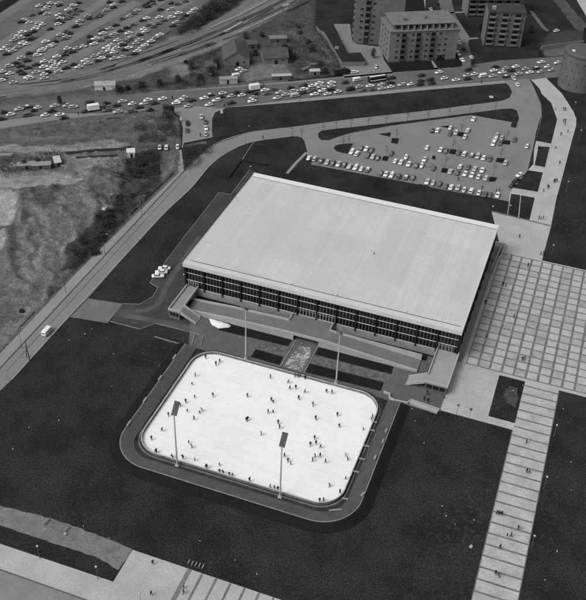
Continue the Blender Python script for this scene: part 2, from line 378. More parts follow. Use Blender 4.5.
# land between highway and car park with the railway
wild('railway_land', -330, -40, 128, 345, 1.25,
     [(-60, 109), (0, 104), (60, 98), (140, 91), (220, 85), (290, 81), (342, 75), (340, 62), (316, 27), (318, -12), (230, -20), (196, 12), (152, 42), (92, 76), (-10, 98), (-60, 104)],
     1.2, 0.045,
     [([(-60, 90), (0, 85), (60, 76), (100, 66), (150, 48), (200, 22), (240, -6), (300, -20), (316, -10), (262, 24), (210, 52), (140, 78), (60, 93), (-60, 104)], 0.115, 0.3, 0.0),
      ([(-60, 100), (0, 97), (60, 92), (140, 84), (200, 80), (200, 88), (60, 99), (-60, 108)], 0.055, 1, 0.5),
      ([(196, 14), (230, -12), (262, -12), (228, 14), (200, 28), (176, 36)], 0.035, 0.8, 1.4),
      ([(28, 86), (60, 76), (88, 72), (84, 76), (52, 82)], 0.20, 0.4, 0.0),
      ([(0, 92), (30, 89), (56, 88), (50, 90.5), (0, 95)], 0.19, 0.3, 0.0),
      ([(170, 66), (192, 62), (196, 74), (172, 78)], 0.11, 1, 0.6),
      ([(238, 76), (254, 66), (288, 62), (292, 76), (250, 82)], 0.105, 0.8, 0.4),
      ([(280, 30), (316, 22), (340, 62), (340, 72), (300, 74), (292, 56)], 0.052, 1.2, 1.7)],
     [[(-60, 90), (0, 85), (60, 76), (100, 66), (150, 48), (200, 22), (240, -6), (300, -20), (316, -10), (262, 24), (210, 52), (140, 78), (60, 93), (-60, 104)]])

# ---------------------------------------------------------------- roads and paving
Z1, Z2, Z3, Z4 = 0.03, 0.045, 0.06, 0.075
hl = [(-120, 152), (0, 128.5), (60, 119), (140, 110), (178, 108), (182, 118), (183, 150), (182, 171)]
# highway band
sheet('highway', gp((-120, 150), (0, 128.5), (60, 119), (140, 110), (176, 109.5), (214, 111.5), (290, 102.7), (430, 89.7), (502, 83.5), (526, 80.5), (560, 77), (640, 70),
      (640, 50), (560, 56.5), (500, 60.5), (450, 68), (390, 73.5), (345, 78), (290, 83), (220, 88), (140, 93), (60, 100), (0, 106), (-120, 120)), Z1, M_hwy)
sheet('highway_footway', gp((-120, 146), (0, 121), (60, 113.5), (105, 113), (150, 107.5), (150, 110), (60, 119.3), (0, 128.8), (-120, 152)), Z2, M_road)
sheet('highway_footway', gp((214, 109), (290, 99.8), (430, 86.5), (502, 80.6), (526, 78.8), (526, 80.6), (502, 83.6), (430, 89.8), (290, 102.8), (214, 112.8)), Z2, M_walk)
ribbon('verge_kerb', gp((214, 108.8), (290, 99.6), (430, 86.3), (526, 78.6)), 0.3, 0.16, M_kerbd, 0.12)
ribbon('median_kerb', gp((0, 119.5), (60, 113), (110, 112.5), (150, 107)), 0.3, 0.16, M_kerbd, 0.12)
sheet('highway_footway', gp((150, 92), (220, 87), (290, 81.5), (345, 76.5), (392, 72), (450, 66.4), (450, 68.2), (390, 73.6), (290, 83.2), (220, 88.2), (150, 93)), Z2, M_road)
# side street stub
sheet('side_street', gp((168, 109), (172, 112), (180, 116), (183, 128), (182, 150), (184, 143), (214, 137), (212.3, 132), (212, 120), (215, 113), (222, 108), (190, 106)), Z2-.006, M_lot)
ribbon('footpath', gp((179, 150), (180, 160), (181, 172)), 2.2, Z2, M_walk)
# diagonal road, its curve and the car park
road_r = gp((-60, 449), (11.5, 380), (67.8, 318), (88.3, 297.6), (139.5, 240), (165.6, 212))+smooth_line(gp((178, 200.5), (191, 187.5), (211.7, 164.5), (229.6, 151.5), (252.6, 142), (290, 136.4)))+gp((298, 136.6), (302, 138), (304.5, 141.5), (307, 151), (307, 158.5), (369.6, 173), (423.3, 184.9), (508.5, 201.5), (512, 190), (527.6, 170.7), (533.3, 146.7), (536, 132.5), (541.8, 112.7), (540.4, 101), (532, 84), (529, 79), (503, 80), (509, 86), (512, 92), (509.7, 97.7))
road_l = gp((502, 100.8), (430, 110.3), (356.8, 118.4), (318.4, 123.4))+smooth_line(gp((290, 127.2), (265, 129.8), (242.4, 133.8), (216.8, 142.8), (198.9, 155.6), (183.5, 171.4)))+gp( (119, 240), (0, 368), (-60, 433))
sheet('road', road_r+road_l, Z3, M_road)
sheet('footway', gp((-60, 433), (0, 368), (119, 240), (183.5, 171.4), (181, 171.0), (110, 240), (76.8, 273), (0, 354), (-60, 418)), Z3+0.1, M_walk, thick=0.12)
ribbon('kerb_line', gp((-60, 433.4), (0, 368.4), (119, 240.4), (183.5, 171.8), (198.9, 156.3), (216.8, 143.6), (242.4, 134.6)), 0.35, Z3+0.13, M_kerbd, 0.1)
ribbon('kerb_line', smooth_line(gp((11.5, 380), (67.8, 318), (139.5, 240), (165.6, 212), (191, 188), (211.7, 163.8), (229.6, 151), (252.6, 142), (290, 136.6))), 0.35, Z3+0.10, M_kerb, 0.1)
ribbon('edge_line', gp((6, 372), (124, 243.5), (150, 215), (186.5, 175.5)), 0.22, Z4, M_kerbd)
ribbon('edge_line', gp((242, 136.3), (290, 130), (318, 126), (430, 112.6), (505, 103)), 0.3, Z4, M_walk)
ribbon('footpath', gp((306.5, 152.5), (296, 163), (287, 173.5)), 1.3, Z2+.02, M_walk)
ribbon('yard_edging', gp((254, 141.5), (249, 149), (242, 160)), 0.18, 0.1, M_kerb, 0.1)
# grass islands
def island(name, pts, m=M_grass2):
    P = gp(*pts); o = sheet(name, P, Z3+0.13, m, thick=0.12)
    k = MB()
    for i in range(len(P)):
        k.bar((P[i].x, P[i].y, Z3-0.02), (P[(i+1) % len(P)].x, P[(i+1) % len(P)].y, Z3-0.02), 0.25, 0.14)
    kk = k.build('island_kerb', M_kerb); kk['kind'] = 'structure'
island('grass_island', [(318, 137.4), (318.2, 133.4), (321, 131.2), (330, 129.7), (356.8, 127.0), (430, 118.5), (502, 109.3), (512, 108.8), (517, 111), (519, 118), (516, 128.5), (510.3, 127.2), (511.5, 122.6), (471, 115.5), (430, 120.8), (390, 126.2), (350, 133.5), (335, 138.2), (328, 140.8), (321, 140.4)])
island('grass_island', [(333.6, 149), (334.8, 146.2), (338.5, 144.8), (345, 144), (353.2, 143.6), (348, 154.2), (342.5, 153.4), (336.5, 151.8)])
sheet('grass_verge', gp((213, 138), (211.8, 131), (212.4, 119), (215, 112.7), (227, 107.8), (290, 103), (350, 97.6), (430, 90), (502, 83.8), (508.5, 87), (511.5, 92), (509, 97.4), (502, 100.3), (430, 109.7), (356.8, 117.8), (318, 122.8), (280, 128.2), (250, 131.8), (229, 136)), 0.17, M_grass2, thick=0.15)
for pl in ([(378.5, 134.2), (391, 132.6), (390, 137)], [(392, 138.2), (399, 138.6), (397.6, 144), (391, 143)], [(383.6, 156), (389.2, 157), (387, 161.4), (381.8, 160.4)],
           [(440, 126.6), (451.6, 125.4), (450.6, 128.8)], [(459.2, 132.2), (464.2, 132.8), (462.4, 137), (457.4, 136)], [(503.8, 140.2), (510.5, 141), (509.5, 145), (502.4, 144)],
           [(450.6, 149.2), (456.6, 150), (455, 154.6), (449, 153.6)], [(497, 158), (504.8, 158.6), (503.6, 163.4), (495.6, 162)], [(442.4, 168), (448, 168.8), (446.6, 173.4), (440.6, 172.4)],
           [(490, 177.2), (497.2, 177.6), (495.2, 181.6), (488.6, 182)], [(432.4, 155.8), (435.6, 156.2), (435, 159.6), (432, 159.2)]):
    c = sheet('tree_pit', gp(*pl), 0.14, M_bank, thick=0.1)
# right-hand strip of grass between car park and boulevard and boulevard itself
sheet('boulevard', smooth_line(gp((531, 80), (536, 85), (541, 92), (541, 104)),3)+gp((541, 118), (536, 141), (534, 150), (533.4, 164), (528, 170.3), (512.8, 187.8), (510, 193.5), (507, 216), (491.7, 212), (501.6, 252.9), (541.8, 261), (551, 226), (556, 200.5), (567.3, 158), (572, 140), (576, 126), (576.3, 119), (573.5, 112), (568, 103), (561.6, 93.5), (546, 78)), Z4, M_plaza)
P_ = []
sheet('lawn', gp((533, 86), (551, 103), (557, 119.7), (551, 143.8), (536, 141), (541.5, 117), (541, 104)), 0.14, M_grass2, thick=0.06)
sheet('lawn', gp((538.5, 146.6), (549.6, 147.2), (544.8, 167.4), (534.5, 165.4)), 0.14, M_grass2, thick=0.06)
sheet('lawn', gp((527.8, 170.4), (542.8, 172.8), (537.6, 192), (513.6, 188)), 0.14, M_grass2, thick=0.06)
sheet('lawn', gp((511, 194), (520.2, 195.4), (518, 218.2), (507.5, 215.8)), 0.14, M_grass2, thick=0.06)
sheet('lawn', gp((521, 195.6), (534.6, 198), (529.2, 220.6), (519, 218.4)), 0.14, M_grass2, thick=0.06)
ribbon('plaza_edge', gp((491.7, 211.6), (529.6, 221), (550, 226)), 0.6, 0.24, M_joint, 0.15)
# plaza grid: tiles between dark bands on a 3.73 m module
sheet('plaza', [(49.2, 46.5), (140, 46.5), (140, 113.8), (49.2, 113.8)], 0.095, M_joint)
mb = MB(); c = 3.73; ry = 65.5/18; rg = random.Random(3)
for i in range(24):
    for j in range(18):
        x = 50.25+i*c; y = 48.4+j*ry
        w = c-0.72; h = ry-0.58
        dx = rg.uniform(-0.03, 0.03)
        if rg.random() < 0.004 : h = ry
        mb.box(x+dx, x+w+dx, y+rg.uniform(-.03, .03), y+h, 0.08, 0.115, rg.choice([0, 0, 1, 1, 2, 3]))
tl = [M_tile, mat('plaza_tile_worn', 0.36, 0.88, 0.16, 0.3, 0.12, 1.5), mat('plaza_tile_fresh', 0.42, 0.88, 0.12, 0.3, 0.10, 1.5), mat('plaza_tile_stained', 0.33, 0.88, 0.22, 0.4, 0.14, 1.5)]
tag(mb.build('plaza_tiles', tl), kind='structure')
sheet('plaza', [(48.7, 47.9), (49.9, 47.9), (49.9, 113.8), (48.7, 113.8)], 0.113, M_plaza)
sheet('hall_side_path', [(46.6, 47.95), (48.66, 47.95), (48.66, 119.5), (46.6, 119.5)], 0.116, M_lot)
sheet('plaza', [(47.0, 24.4), (60.9, 24.4), (60.9, 47.9), (47.0, 47.9)], 0.11, M_plaza)
sheet('plaza', [(60.9, 46.6), (140, 46.6), (140, 47.9), (60.9, 47.9)], 0.112, M_plaza)
sheet('plaza', [(60.9, 24.4), (68.7, 24.4), (68.7, 27.4), (60.9, 27.4)], 0.112, M_plaza)
sheet('plaza', [(50, 113.8), (140, 113.8), (140, 114.4), (50, 114.4)], 0.118, M_plaza)
# broad walk with cross bands
sheet('broad_walk', [(68.6, -120), (79.0, -120), (79.0, 46.6), (68.6, 46.6)], 0.10, mat('walk_slabs', 0.40, 0.88, 0.20, 0.25, 0.14, 1.8))
mb = MB()
for k in range(45):
    y = 45.0-k*3.73
    mb.box(68.62, 78.98, y-0.55, y, 0.06, 0.106)
tag(mb.build('broad_walk_bands', M_joint), kind='structure')
ribbon('walk_edging', [(68.5, -120), (68.5, 24)], 0.25, 0.15, M_joint, 0.1)
ribbon('walk_edging', [(79.1, -120), (79.1, 46)], 0.25, 0.15, M_joint, 0.1)
# service yard west of the hall
sy = gp((122.5, 304.5), (140, 304.5), (152.8, 297), (158, 288), (150, 283), (165.6, 262), (182, 240), (219.3, 192.6), (230.9, 194.7), (249.5, 170))
sheet('service_yard', sy+[Vector((44, 116, 0)), Vector((44, 108, 0)), Vector((-44, 108, 0)), Vector((-44, 44, 0)), Vector((-34, 28.2, 0))]+gp((200, 335), (155.4, 323.6), (140, 329.4), (110, 321.8)), Z2, M_service)
sheet('entrance_drive', gp((88.3, 298.6), (122.9, 304), (107.5, 323.4), (70.0, 317.2)), 0.1, M_apron)
ribbon('tyre_tracks', smooth_line(gp((112, 313), (140, 318), (160, 322), (200, 330))), 2.5, Z2+0.012, mat('worn_asphalt', 0.082, 0.85, 0.35, 0.15))
ribbon('tyre_tracks', smooth_line(gp((112, 311), (140, 311), (158, 304), (170, 280), (200, 236))), 2.0, Z2+0.014, MATS['worn_asphalt'])
for ln in ([(150, 283), (165.6, 262), (182, 240), (219.3, 192.6), (230.9, 194.7), (249.5, 170)], [(122.9, 304), (140, 304.4), (152.8, 297), (158, 288), (150, 283)], [(110, 321.6), (140, 329.4), (155.4, 323.6), (200, 334.7)]):
    ribbon('yard_edging', gp(*ln), 0.17, 0.2, M_conc, 0.18)
# courtyard between rink and hall
sheet('courtyard', [(-34, 22.8), (46.5, 22.8), (47.3, 24.4), (47.3, 47.0), (-44, 47.0)], 0.07, M_court)
sheet('courtyard_path', [(-13.8, 29.6), (29.0, 30.1), (29.0, 34.0), (-13.8, 34.0)], 0.085, mat('path_gravel', 0.115, 0.95, 0.5, 0.5, 0.3, 2))
for pts in ([(-13.8, 25.4), (-4.2, 25.3), (-4.4, 29.2), (-13.8, 29.4)], [(4.5, 34.0), (29.4, 34.3), (29.1, 38.0), (4.5, 37.9)], [(4.4, 25.2), (28.4, 25.8), (28.2, 29.8), (4.3, 29.5)],
            [(-28, 33.6), (-4.8, 34.6), (-4.6, 38.0), (-33, 37.9)], [(-45, 44.3), (-8, 44.3), (-8, 47.4), (-45, 47.4)], [(8, 44.4), (38, 44.4), (38, 47.4), (8, 47.4)]):  # grass beds; under the ramp wall and in the moat plain dark sheets
    sheet('dark_bed', pts, 0.13, M_bank, thick=0.08)
sheet('central_steps', [(-3.4, 24.4), (4.0, 24.6), (3.7, 38.6), (-3.2, 38.6)], 0.12, M_court, thick=0.08)
m_ = mat('snowy_steps', 0.14, 0.95, 0.3, 0.9, 0.2, 3); flecks(m_, 1.3, 0.66, 0.50, 0.25)
sheet('snow_cover', [(-2.6, 24.9), (3.2, 25.1), (3.3, 33), (2.2, 36.5), (-1.6, 36.3), (-2.5, 30)], 0.15, m_)
ribbon('courtyard_edging', [(-3.6, 24.4), (-3.4, 38.5)], 0.25, 0.3, M_conc, 0.25)
ribbon('courtyard_edging', [(4.2, 24.4), (4.0, 38.5)], 0.25, 0.3, M_conc, 0.25)
sheet('lawn', gp((499.2, 375.5), (525, 382), (514.7, 423.4), (488.2, 416.2)), 0.16, M_grass2, thick=0.06)
sheet('trampled_lawn', jitter(gp((509, 386), (518, 389), (516, 408), (505, 402), (503, 396)), 0.5, 0.8), 0.172, mat('worn_turf', 0.06, 0.95, 0.4, 0.8, 0.3, 3))
# lower left paving and dirt path
sheet('lower_paving', [(-13.9, -53.0), (140, -53.0), (140, -130), (-130, -130), (-130, -64), (-44.8, -63.4), (-13.9, -63.0)], 0.05, M_plaza)
sheet('lower_road', [(-130, -70.2), (60, -69.6), (60, -130), (-130, -130)], 0.065, M_lot)
ribbon('lower_kerb', [(-130, -70.2), (60, -69.6)], 0.25, 0.16, M_kerbd, 0.1)
mb = MB()
for k in range(34):
    x = 1.2+3.73*k
    if 66 < x < 80: continue
    mb.box(x, x+(1.2 if k == 0 else 0.6), -69.5, -53.05, 0.03, 0.056 if k else 0.057)
tag(mb.build('lower_paving_bands', M_joint), kind='structure')
dp = smooth_line(gp((-40, 496), (0, 506), (30, 513), (60, 521.5), (95, 534), (132, 549)), 4)+smooth_line(gp((119, 570), (95.5, 557.5), (59.7, 545.5), (24, 533.6), (0, 525.5), (-40, 515)), 4)
sheet('dirt_path', jitter(dp, 0.35, 0.7), 0.055, M_dirt)

# ---------------------------------------------------------------- distant ground north of the highway
sheet('forecourt', gp((333.7, 24), (350, 24), (352, 40), (357, 44), (380, 47), (384, 60), (392.5, 72.4), (392.5, 75), (345, 79), (340, 66), (365, 63.8), (360.3, 54), (347.3, 54)), Z2, M_road)
sheet('estate_road', gp((474, 64.5), (462, 66.5), (455, 50), (444, 20), (434, -14), (448, -14), (455, 14), (466, 36)), Z2, M_hwy)
sheet('parking_bay', gp((452, 20), (458, 20), (470, 38), (468, 43), (462, 42)), Z3, M_road)
ribbon('footpath', gp((430, 60), (437, 70)), 2.4, Z2, M_walk)
ribbon('footpath', gp((445, 13), (466, 12)), 2.0, Z2, M_walk)
ribbon('footpath', gp((466, 39), (478, 38)), 2.0, Z2, M_walk)
ribbon('footpath', gp((422, 13), (424, -10)), 3.0, Z2, M_walk)
ribbon('footpath', gp((402, 14), (400, -10)), 3.0, Z2, M_walk)
ribbon('footpath', smooth_line(gp((531, 11), (537, 19), (543, 27), (548, 31))), 2.4, Z2, M_hwy)
sheet('yard', jitter(gp((541, 46), (583, 44), (583, 52), (560, 56), (540, 57)), 1.0, 0.2), Z1+.003, mat('yard_gravel', 0.11, 0.95, 0.3, 0.3, 0.2, 2))
sheet('embankment_strip', jitter(gp((545, -10), (556, -10), (600, 40), (600, 50), (585, 40)), 1.0, 0.2), Z1, mat('gravel_strip', 0.07, 0.95, 0.4, 0.2, 0.2, 2))
sheet('siding', gp((573, -6), (610, -6), (610, 30), (586, 16)), Z2, M_plaza)
sheet('estate_yard', jitter(gp((548, 33), (566, 30), (596, 32), (596, 44), (540, 45)), 1, .2), Z1+.002, mat('dull_yard', 0.045, 0.95, 0.3, 0.2, 0.2, 2))

m_ = mat('verge_soil', 0.105, 0.95, 0.35, 0.5, 0.35, 1.8); flecks(m_, .8, .70, .04, .1)
for ln, w_ in (([(-60, 109.5), (0, 104.3), (60, 98.2), (140, 91.2), (220, 86.2), (288, 81.2)], 5), ([(-60, 142), (0, 130.6), (60, 121), (110, 115), (150, 112), (174, 111)], 6), ([(-40, 397), (0, 356.5), (76, 275), (109, 242), (180, 173), (180, 160)], 3.6), ([(345, 77), (342, 66), (330, 46), (317, 26)], 2)):
    ribbon('rough_verge', gp(*ln), w_, .024, m_)
# far car park
sheet('far_car_park', gp((-60, 118), (0, 88), (60, 76), (92, 74), (152, 42), (198, 14), (226, -14), (40, -14), (0, 22), (-60, 70)), 0.035, M_farlot)
ribbon('access_road', gp((-40, 45), (0, 18), (30, -2), (50, -16)), 7, 0.05, mat('access_asphalt', 0.155, 0.9, 0.1, 0.1))
ribbon('dark_hedge_bank', gp((-40, 30), (0, 5+3), (16, -3), (30, -12)), 6, 0.066, M_bank)
ribbon('access_road', gp((-40, 18), (0, -2), (14, -10)), 6, 0.055, MATS['access_asphalt'])
for k_, ln in enumerate(([(-12, 74), (27, 50), (80, 16), (111, -3)], [(12, 78), (70, 40), (97, 24), (138, 2)], [(30, 77), (60, 65), (87.7, 50.5), (111, 34.5), (150, 8.5), (168, -4)], [(55, 75), (88, 62), (112, 50), (152, 24), (190, 0)], [(0, 46), (30, 26), (60, 6)], [(-20, 92), (14, 82.5), (40, 76.5)])):
    ribbon('aisle', smooth_line(gp(*ln)), 6.5, 0.05+.003*k_, mat('swept_aisle', 0.168, 0.9, 0.16, 0.08, 0.08, 1))
for k_, ln in enumerate(([(312, 162), (368, 172.5), (420, 182)], [(430, 184.5), (470, 192), (500, 196.5)], [(395, 161), (440, 167), (486, 175)], [(352, 152.5), (380, 157)], [(438, 149), (500, 159)])):
    ribbon('oil_stained_bays', smooth_line(gp(*ln)), 4.4, Z4+.002*k_, mat('oil_stained_asphalt', 0.185, 0.88, 0.25, 0.25, 0.15, 1.2))
# railway
def rails(ln, z=0.10):
    L_ = smooth_line(gp(*ln), 5)
    ribbon('railway_ballast', L_, 3.4, 0.07, M_ballast)
    mb = MB()
    for s in (-0.72, 0.72):
        for i in range(len(L_)-1):
            d = (L_[i+1]-L_[i]).normalized(); n = Vector((-d.y, d.x, 0))*s
            a = L_[i]+n; b_ = L_[i+1]+n; mb.bar((a.x, a.y, 0.07), (b_.x, b_.y, 0.07), 0.12, 0.14)
    tag(mb.build('railway_rails', M_rail), kind='structure')
for ln in ([(-40, 101), (0, 95.5), (88, 83), (160, 63), (215, 42.5)], [(60, 82), (140, 61), (212, 33), (282, 2), (298, -8)], [(180, 49), (240, 26.5), (300, -1)], [(-40, 95), (0, 88.5), (80, 79), (150, 57.5), (220, 30), (290, -3)], [(-40, 98), (0, 92), (85, 80.5), (155, 60), (226, 33.5), (300, 0)], [(-40, 91), (0, 84.5), (70, 76), (140, 53.5), (205, 27), (268, -6)],
           [(150, 64), (228, 38), (292, 9), (312, -3)], [(120, 63), (200, 33.5), (270, 1), (280, -6)]):
    rails(ln)
for ln, w in (([(210, 28.5), (240, 15.5), (270, -0.5), (280, -6)], 1.2), ([(224, 32.6), (242, 22.5)], 1.8), ([(238, 33.5), (262, 22), (288, 9)], .9), ([(282, 7), (289, 4.5)], 2.6)):
    tag(ribbon('railway_platform', gp(*ln), w, 0.5, M_conc, 0.5, None), kind='structure')
for ln, w in (([(217, 31.5), (241, 19.5)], 2.6), ([(249, 22), (273, 8)], 2.6), ([(223, 40), (262, 27)], 1.6)):
    ribbon('cinder_strip', gp(*ln), w, 0.11, mat('cinders', 0.045, 0.95, 0.2, 0.3))

# ---------------------------------------------------------------- ice rink
def rrect(x0, x1, y0, y1, r, n=10):
    out = []
    for cx, cy, a0 in ((x1-r, y1-r, 0), (x0+r, y1-r, 90), (x0+r, y0+r, 180), (x1-r, y0+r, 270)):
        for k in range(n+1):
            a = R(a0+90*k/n); out.append((cx+r*math.cos(a), cy+r*math.sin(a)))
    return out
sheet('rink_surround', rrect(-31.8, 31.9, -25.4, 24.2, 8.6), 0.078, mat('rink_surround_asphalt', 0.035, 0.9, 0.3, 0.4))
sheet('ice_rink', rrect(-29.75, 29.75, -22.5, 22.5, 7), 0.16, M_ice, thick=0.05)
def ringwall(name, outer, inner, z0, z1, m):
    mb = MB(); n = len(outer)
    for i in range(n):
        j = (i+1) % n
        a, b_, c_, d = outer[i], outer[j], inner[j], inner[i]
        mb.poly([(*a, z1), (*b_, z1), (*c_, z1), (*d, z1)]); mb.poly([(*a, z0), (*b_, z0), (*b_, z1), (*a, z1)]); mb.poly([(*c_, z0), (*d, z0), (*d, z1), (*c_, z1)])
    return mb.mesh(name, m)
bar_ = empty('rink_barrier', (0, 22.6, 0)); tag(bar_, 'low board barrier with pale handrail running round the white ice', 'barrier')
def ch(name, me, par):
    o = link(name, me, par); o.matrix_parent_inverse = Matrix.Translation(-par.location); return o
ch('board', ringwall('board', rrect(-29.95, 29.95, -22.7, 22.7, 7.2), rrect(-29.83, 29.83, -22.58, 22.58, 7.08), 0.08, 0.95, mat('rink_board', 0.16, 0.7, 0.5, 0.5)), bar_)
ch('handrail', ringwall('handrail', rrect(-30.05, 30.05, -22.8, 22.8, 7.3), rrect(-29.78, 29.78, -22.53, 22.53, 7.03), 0.98, 1.08, M_board), bar_)
ch('kerb', ringwall('kerb', rrect(-30.75, 30.75, -23.6, 23.6, 7.9), rrect(-30.4, 30.4, -23.2, 23.2, 7.6), 0.07, 0.22, mat('rink_kerb', 0.15, 0.9, 0.4, 0.4)), bar_)
def split(mb):
    par = list(range(len(mb.v)))
    def find(a):
        while par[a] != a: par[a] = par[par[a]]; a = par[a]
        return a
    for f in mb.f:
        for k in f[1:]: par[find(k)] = find(f[0])
    G_ = {}
    for f, mi in zip(mb.f, mb.m): G_.setdefault(find(f[0]), []).append((f, mi))
    out = []
    for fs in G_.values():
        q = MB(); mp = {}
        for f, mi in fs:
            for k in f:
                if k not in mp: mp[k] = len(q.v); q.v.append(mb.v[k])
            q.f.append(tuple(mp[k] for k in f)); q.m.append(mi)
        out.append(q)
    return out
def che(name, mb, m, par):
    for q in split(mb): ch(name, q.mesh(name, m), par)
# spectator steps: U-shaped
def upath(off, z):   # off measured inward from the outer edge
    x0, x1, y0, top = -34.95+off, 35.15-off, -28.5+off, 22.6; r = 11.0-off; out = [(x0, top, z)]
    for cx, a0 in ((x0+r, 180), (x1-r, 270)):
        for k in range(13):
            a = R(a0+90*k/12); out.append((cx+r*math.cos(a), y0+r+r*math.sin(a), z))
    out.append((x1, top, z)); return out
st = empty('spectator_terrace', (-33, 0, 0)); tag(st, 'low U-shaped standing terrace of grey steps around three sides of rink', 'spectator terrace')
mb = MB(); nb = MB(); NS = 6; wS = 3.75/NS
def strip(mb, A, B, mi=0):
    for i in range(len(A)-1): mb.poly([A[i], A[i+1], B[i+1], B[i]], mi)
for k in range(NS):
    zt = 0.92-k*0.13
    strip(mb, upath(k*wS, zt), upath((k+1)*wS, zt)); strip(mb, upath((k+1)*wS, zt), upath((k+1)*wS, zt-0.13 if k < NS-1 else 0.0))
    if k: strip(nb, upath(k*wS+0.02, zt+0.012), upath(k*wS+0.14, zt+0.012))
for s in (0, -1):
    A = [upath(k*wS, 0.92-min(k, NS-1)*0.13)[s] for k in range(NS+1)]
    mb.poly([(A[0][0], A[0][1], 0)]+A+[(A[-1][0], A[-1][1], 0)])
ch('steps', mb.mesh('steps', M_step), st); ch('step_nosing', nb.mesh('step_nosing', M_nose), st)
mb = MB(); strip(mb, upath(-0.22, 0.99), upath(0, 0.99)); strip(mb, upath(0, 0.99), upath(0, 0.9)); strip(mb, upath(-0.22, 0.0), upath(-0.22, 0.99))
ch('edge_kerb', mb.mesh('edge_kerb', M_edge), st)
mb = MB(); strip(mb, upath(-0.23, 0.86), upath(-0.9, 0.84)); strip(mb, upath(-0.9, 0.84), upath(-3.2, 0.02))
tag(mb.build('embankment', M_bank), kind='structure')

# floodlight masts
def mast_parts():
    r = empty('floodlight_mast')
    m = MB(); m.tube((0, 0, 0), (0, 0, 19.8), 0.26, 0.15, 8); m.box(-0.5, 0.5, -0.5, 0.5, 0, 0.35); m.build('pole', M_metal, r)
    m = MB(); t = Vector((0, 0.66, 0.75)); n = Vector((0, 0.75, -0.66)); o = Vector((0, 0, 19.6))
    def q(x, a, b_): p = o+t*a+n*b_; return (x, p.y, p.z)
    m.hexa([q(-.75, -.2, -.15), q(.75, -.2, -.15), q(.75, 3.6, -.15), q(-.75, 3.6, -.15), q(-.75, -.2, .2), q(.75, -.2, .2), q(.75, 3.6, .2), q(-.75, 3.6, .2)])
    for k in range(5): m.tube(q(-.8, .2+k*.75, -.2), q(.8, .2+k*.75, -.2), 0.05, 0.05, 5)
    hd = m.build('lamp_panel', mat('lamp_back', 0.075, 0.6, 0.2, 1), r)
    m = MB()
    for k in range(4):
        for x in (-.37, .37):
            c_ = q(x, .35+k*.9, .2); d = q(x, .35+k*.9, .32); m.tube(c_, d, 0.3, 0.33, 8)
    m.build('floodlight', mat('floodlight_glass', 0.5, 0.2, 0.05, 1), hd)
    return r
def copy_tree(o, parent=None):
    c_ = o.copy(); COL.objects.link(c_); c_.parent = parent
    for k in list(o.children): copy_tree(k, c_)
    return c_
mast = mast_parts(); gm = 'floodlight masts around the ice rink'
for i, (x, y, rz, lb) in enumerate(((-15.66, -23.75, 0, 'tall floodlight mast with slanted lamp panel at the near edge of rink, left one'),
        (14.44, -23.75, 0, 'tall floodlight mast with slanted lamp panel at the near edge of rink, right one'),
        (-15.03, 24.1, math.pi, 'pale floodlight mast between rink and hall, beside the dark left ramp wall'),
        (14.67, 24.1, math.pi, 'pale floodlight mast between rink and hall, right of the snowy central steps'))):
    o = mast if i == 0 else copy_tree(mast); o.location = (x, y, 0.05); o.rotation_euler = (0, 0, rz); tag(o, lb, 'floodlight', gm)

# ---------------------------------------------------------------- the hall
hall = empty('exhibition_hall', (0, 48, 0)); tag(hall, 'long flat-roofed hall with pale sheet roof and dark glazed facade above the rink', 'hall')
X0, X1, Y0, Y1 = -47.0, 47.15, 46.77, 110.5; FX0, FX1, FY0, FY1 = -46.4, 46.5, 48.0, 109.6
mb = MB(); mb.box(X0+.003, X1-.003, Y0+2.6, Y1-2.6, 12.2, 13.0); ch('roof', mb.mesh('roof', M_roof), hall)
mb = MB(); mb.box(X0, X1, Y0, Y0+2.35, 11.55, 12.98); mb.box(X0, X0+.25, Y0+2.36, Y1-2.61, 11.55, 13.06); mb.box(X1-.25, X1, Y0+2.36, Y1-2.61, 11.55, 13.06)
che('fascia', mb, M_fascia, hall)
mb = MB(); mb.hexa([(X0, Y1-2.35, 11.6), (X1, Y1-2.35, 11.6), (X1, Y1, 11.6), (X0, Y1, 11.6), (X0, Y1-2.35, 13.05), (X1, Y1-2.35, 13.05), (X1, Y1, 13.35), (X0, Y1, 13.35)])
ch('rear_strip', mb.mesh('rear_strip', M_rear), hall)  # rear roof strip, tilted up and lighter in tone than the roof
mb = MB(); mb.box(X0+1.6, X1-1.2, Y0+2.36, Y0+2.59, 12.3, 13.02); mb.box(X0+.4, X1-.4, Y1-2.59, Y1-2.36, 12.3, 13.02); che('gutter', mb, M_gutter, hall)
mb = MB()
for k in range(70): mb.box(X0+.4+k*1.345, X0+.52+k*1.345, Y0-.06, Y0, 11.5, 12.2)
che('fascia_bracket', mb, M_white, hall)
# walls
gz = MB(); gz.box(FX0, FX1, FY0, FY1, 3.0, 11.6)
mb = MB(); mb.box(FX0+.05, FX1-.05, FY0-.15, FY1+.1, 0, 3.0); che('base_wall', mb, M_basew, hall)
nb_ = 14; bw = (FX1-FX0)/nb_; wh = MB(); dk = MB()
class _M:
    def box(s, *a): gz.box(*a, 1)
mu_ = _M()
for lv in (5.75, 8.6):
    wh.box(FX0-.12, FX1+.12, FY0-.16, FY0, lv-.075, lv+.075); wh.box(FX1, FX1+.16, FY0+.01, FY1, lv-.075, lv+.075); wh.box(FX0-.16, FX0, FY0+.01, FY1, lv-.075, lv+.075)
wh.box(FX0-.1, FX1+.1, FY0-.2, FY0-.152, 2.85, 3.03)
for k in range(nb_+1):
    x = FX0+k*bw; dk.box(x-.17, x+.17, FY0-.65, FY0-.17, 2.3 if k else 2.6, 12.25)
for k in range(nb_):
    for j in range(1, 6):
        x = FX0+k*bw+j*bw/6
        for a, b_ in ((3.04, 5.63), (5.87, 8.48), (8.72, 11.55)): mu_.box(x-.085, x+.085, FY0-.12, FY0+.01, a, b_)
nsd = 10; sw = (FY1-FY0)/nsd
